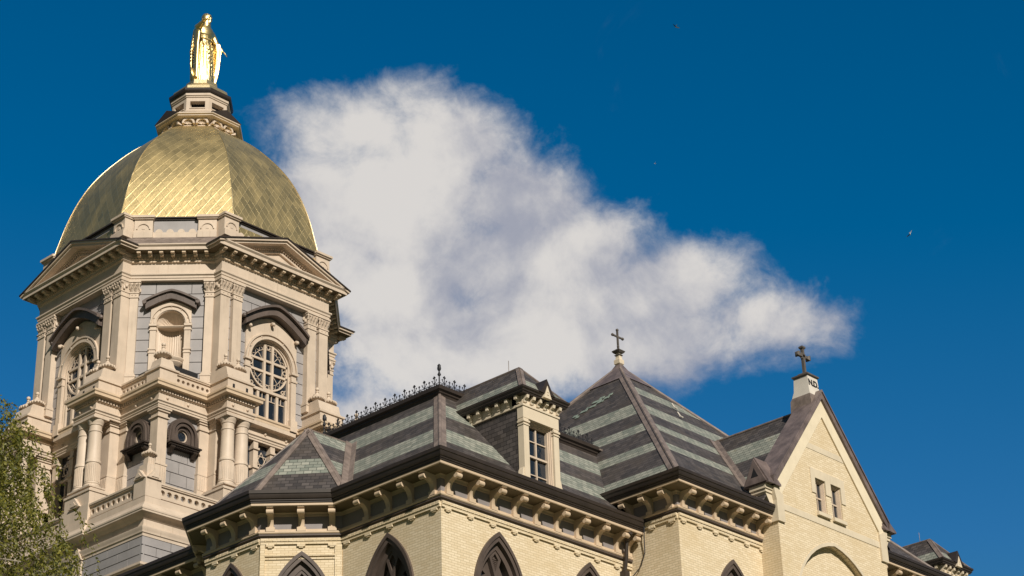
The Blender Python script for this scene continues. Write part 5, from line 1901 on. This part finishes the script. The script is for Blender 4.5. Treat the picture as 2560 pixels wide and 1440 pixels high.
# --- dormer of the near block, copied to the far one
def dormer(dx):
    FD_ = Fr((38.64 + dx, 35.30), (1, 0))
    w = 1.50
    m = MB()
    m.fbox(FD_, .02, w - .02, -3.2, -.47, 20.5, 23.1)
    m.fbox(FD_, .02, .20, -.47, -.16, 20.5, 23.0)
    m.fbox(FD_, w - .20, w - .02, -.47, -.16, 20.5, 23.0)
    dm = bpart(m, 'dormer', 'slate_dark')
    m = MB()
    for u0, u1 in ((0, .22), (w - .22, w)):
        m.fbox(FD_, u0, u1, -.22, 0, 20.5, 22.62)
        m.fbox(FD_, u0 - .02, u1 + .02, -.22, .025, 22.40, 22.43)
        m.fbox(FD_, u0 - .03, u1 + .03, -.22, .035, 22.49, 22.55)
    for s, u in ((-1, 0), (1, w)):
        m.fprism(FD_, [(u, 20.5), (u + s * .20, 20.5), (u + s * .17, 20.72), (u + s * .08, 20.86), (u + s * .05, 21.02), (u, 21.1)], -.20, -.02)
    m.fbox(FD_, -.01, w + .01, -.22, .01, 22.62, 22.98)
    m.fbox(FD_, -.04, w + .04, -.25, .04, 22.98, 23.04)
    m.fbox(FD_, -.01, w + .01, -.42, .005, 23.04, 23.30)
    for i in range(6):
        u = .05 + (w - .1) * i / 5
        m.fprof(FD_, [(0, 23.08), (.05, 23.08), (.07, 23.15), (.16, 23.19), (.18, 23.28), (0, 23.28)], u - .05, u + .05)
    for s, u in ((-1, 0), (1, w)):
        m.fbox(FD_, min(u - s * .1, u + s * .035), max(u - s * .1, u + s * .035), -2.9, -.2, 22.98, 23.05)
        m.fbox(FD_, min(u - s * .1, u + s * .01), max(u - s * .1, u + s * .01), -2.9, -.2, 23.05, 23.30)
        for i in range(7):
            d = -.15 - .38 * i
            m.fbox(FD_, min(u, u + s * .16), max(u, u + s * .16), d - .05, d + .05, 23.18, 23.29)
            m.fbox(FD_, min(u, u + s * .06), max(u, u + s * .06), d - .05, d + .05, 23.08, 23.18)
    bpart(m, 'dormer_front', 'cream_pale', dm)
    m = MB()
    m.sweep([(38.64 + dx + w, 38.6), (38.64 + dx + w, 35.3), (38.64 + dx, 35.3), (38.64 + dx, 38.6)][::-1],
            [(-.3, 23.29), (.19, 23.29), (.20, 23.33), (.23, 23.35), (.23, 23.39), (.27, 23.43), (.27, 23.49), (.2, 23.50), (-.3, 23.50)])
    m.fprism(FD_, [(w / 2 - .34, 23.46), (w / 2 - .22, 23.56), (w / 2, 23.94), (w / 2 + .22, 23.56), (w / 2 + .34, 23.46)], -.5, .30)
    bpart(m, 'dormer_gutter', 'brown_metal', dm)
    m = MB()
    m.fprism(FD_, [(w / 2 - .16, 23.32), (w / 2, 23.72), (w / 2 + .16, 23.32)], .2, .315)
    for z in (23.48, 23.56):
        m.fbox(FD_, w / 2 - .03, w / 2 + .03, .3, .33, z - .06, z - .03)
    bpart(m, 'small_gable', 'cream_pale', dm)
    xl, xr, yf, zr = 38.64 + dx - .2, 38.64 + dx + w + .2, 35.10, 24.66
    ra_, rb_ = (38.64 + dx + w / 2, 36.08, zr), (38.64 + dx + w / 2, 39.2, zr)
    m = MB()
    m.loft([[Vector(p) for p in ((xl, 38.8, 23.5), (xl, yf, 23.5), ra_, rb_)], [Vector(p) + Vector((.04, 0, -.05)) for p in ((xl, 39.6, 23.5), (xl, yf, 23.5), ra_, rb_)]])
    m.loft([[Vector(p) for p in ((xr, 39.6, 23.5), (xr, yf, 23.5), ra_, rb_)], [Vector(p) + Vector((-.04, 0, -.05)) for p in ((xr, 39.6, 23.5), (xr, yf, 23.5), ra_, rb_)]])
    m.loft([[Vector(p) for p in ((xl, yf, 23.5), (xr, yf, 23.5), ra_)], [Vector(p) + Vector((0, .04, -.05)) for p in ((xl, yf, 23.5), (xr, yf, 23.5), ra_)]])
    bpart(m, 'dormer_roof', 'slate_dormer', dm)
    m = MB()
    for s, x in ((-1, xl), (1, xr)):
        e0 = (x, yf, 23.5)
        strip_on(m, e0, ra_, nrm(e0, ra_, (x, 39, 23.5)), (x, 39, 23.5), .11)
        strip_on(m, e0, ra_, nrm(e0, ra_, (xl + xr - x, yf, 23.5)), (xl + xr - x, yf, 23.5), .11)
    m.tube([Vector(ra_), Vector(rb_)], .035, 6)
    m.tube([Vector((ra_[0], 36.5, zr)), Vector((ra_[0], 36.5, zr + .38))], .010, 5)
    # valley where the dormer roof meets the mansard
    vt_ = Vector((xl + .35, 36.75, 23.55)); vb_ = Vector((xl - .02, 36.3, 22.95))
    bpart(m, 'flashing', 'flashing', dm)
    m = MB()
    a_, b_ = .22, w - .22
    for k in range(3):
        e = .035 * k
        m.fstrip(FD_, [(a_ + e, 20.5), (a_ + e, 22.62 - e), (b_ - e, 22.62 - e), (b_ - e, 20.5)], [(a_ + e + .04, 20.5), (a_ + e + .04, 22.58 - e), (b_ - e - .04, 22.58 - e), (b_ - e - .04, 20.5)], -.35, -.08 - .04 * k)
    m.fbox(FD_, a_ + .1, b_ - .1, -.32, -.19, 21.56, 21.62)
    m.fbox(FD_, (a_ + b_) / 2 - .022, (a_ + b_) / 2 + .022, -.32, -.22, 20.5, 22.55)
    for z in (21.05, 22.08):
        m.fbox(FD_, a_ + .1, b_ - .1, -.32, -.23, z - .014, z + .014)
    bpart(m, 'window_frame', 'cream_paint', dm)
    m = MB(); m.fbox(FD_, a_, b_, -.36, -.27, 20.5, 22.62); bpart(m, 'pane', 'window_glass', dm)
    return dm


dormer(0.0)
dormer(2 * PXC - 2 * (38.64 + .75))
# far block roof
ax = PX1 + 7.9
front_slope(55.5, 55.5, ax + eo, ax - ti, 2 * PXC - 40.02, 2 * PXC - 38.70)
quad('slate_block', [(ax + eo, Y0 - eo, ZE), (ax + eo, 45, ZE), (ax - ti, 45, ZT), (ax - ti, Y0 + ti, ZT)])
quad('flashing', [(55.5, Y0 + ti, ZT), (ax - ti, Y0 + ti, ZT), (ax - ti, 45, ZT), (55.5, 45, ZT)], 'roof_deck')

# --- iron cresting on the curb
def fleur(m, p, t, h, big):
    up = Vector((0, 0, 1))
    m.bar(p, p + up * h * .8, .016)
    c = p + up * h * .84
    for a in (0, 1, 2, 3):
        d = (t * math.cos(a * PI / 2) + up * math.sin(a * PI / 2))
        m.ball(c + d * h * .085, h * .068, 6)
    if big:
        for s in (-1, 1):
            m.tube([p + up * h * .30, p + t * s * .06 + up * h * .42, p + t * s * .085 + up * h * .58], .011, 5)
            m.ball(p + t * s * .088 + up * h * .60, .024, 5)
            m.tube([p + up * h * .02, p + t * s * .075 + up * h * .10, p + t * s * .05 + up * h * .26, p + t * s * .0 + up * h * .22], .009, 5)
    else:
        for s in (-1, 1):
            m.tube([p + up * h * .1, p + t * s * .055 + up * h * .3, p + t * s * .06 + up * h * .5], .010, 5)
            m.ball(p + t * s * .02 + up * h * .25, .02, 5)


def cresting(p0, p1, n):
    m = MB()
    p0, p1 = Vector(p0), Vector(p1)
    t = (p1 - p0).normalized()
    for i in range(n):
        fleur(m, p0.lerp(p1, (i + .5) / n), t, .37, True)
        fleur(m, p0.lerp(p1, (i + 1.0) / n), t, .26, False)
        q = p0.lerp(p1, (i + .25) / n)
        m.ball(q + Vector((0, 0, .05)), .028, 5); m.ball(p0.lerp(p1, (i + .75) / n) + Vector((0, 0, .05)), .028, 5)
    m.bar(p0 + Vector((0, 0, .015)), p1 + Vector((0, 0, .015)), .02)
    m.bar(p0 + Vector((0, 0, .10)), p1 + Vector((0, 0, .10)), .013)
    return bpart(m, 'cresting', 'iron')


zc = 24.50
cx_, cy_ = X0 + ti - .04, Y0 + ti - .04
cresting((cx_, cy_, zc), (cx_, 43.48, zc), 12)
cresting((cx_, cy_, zc), (cx_ + 6.9, cy_, zc), 16)
cresting((cx_, 43.48, zc), (cx_ + 6.9, 43.48, zc), 16)
for x, y in ((cx_, cy_), (cx_, 43.48)):
    m = MB()
    m.lathe((x, y, zc), [(.022, 0), (.02, .30), (.05, .33), (.055, .37), (.03, .41), (.022, .47), (.05, .50), (.062, .56), (.05, .62), (.055, .66), (.01, .71)], 8)
    bpart(m, 'finial', 'iron')
# --- rainwater pipe and a loose cable in the corner
m = MB()
m.tube([(42.95, 35.10, 20.10), (43.05, 35.36, 19.95), (43.08, 35.44, 19.45), (43.10, 35.50, 19.25), (43.10, 35.56, 19.0), (43.10, 35.56, 8)], .06, 10)
m.box(43.0, 43.2, 35.44, 35.64, 18.86, 19.06)
bpart(m, 'rainwater_pipe', 'brown_metal')
m = MB()
m.tube([(43.45, 34.98, 20.5), (43.43, 35.0, 20.1), (43.48, 35.05, 19.6), (43.44, 35.2, 19.2), (43.36, 35.45, 18.95), (43.2, 35.6, 18.7), (43.3, 35.62, 17)], .016, 6)
bpart(m, 'cable', 'iron')
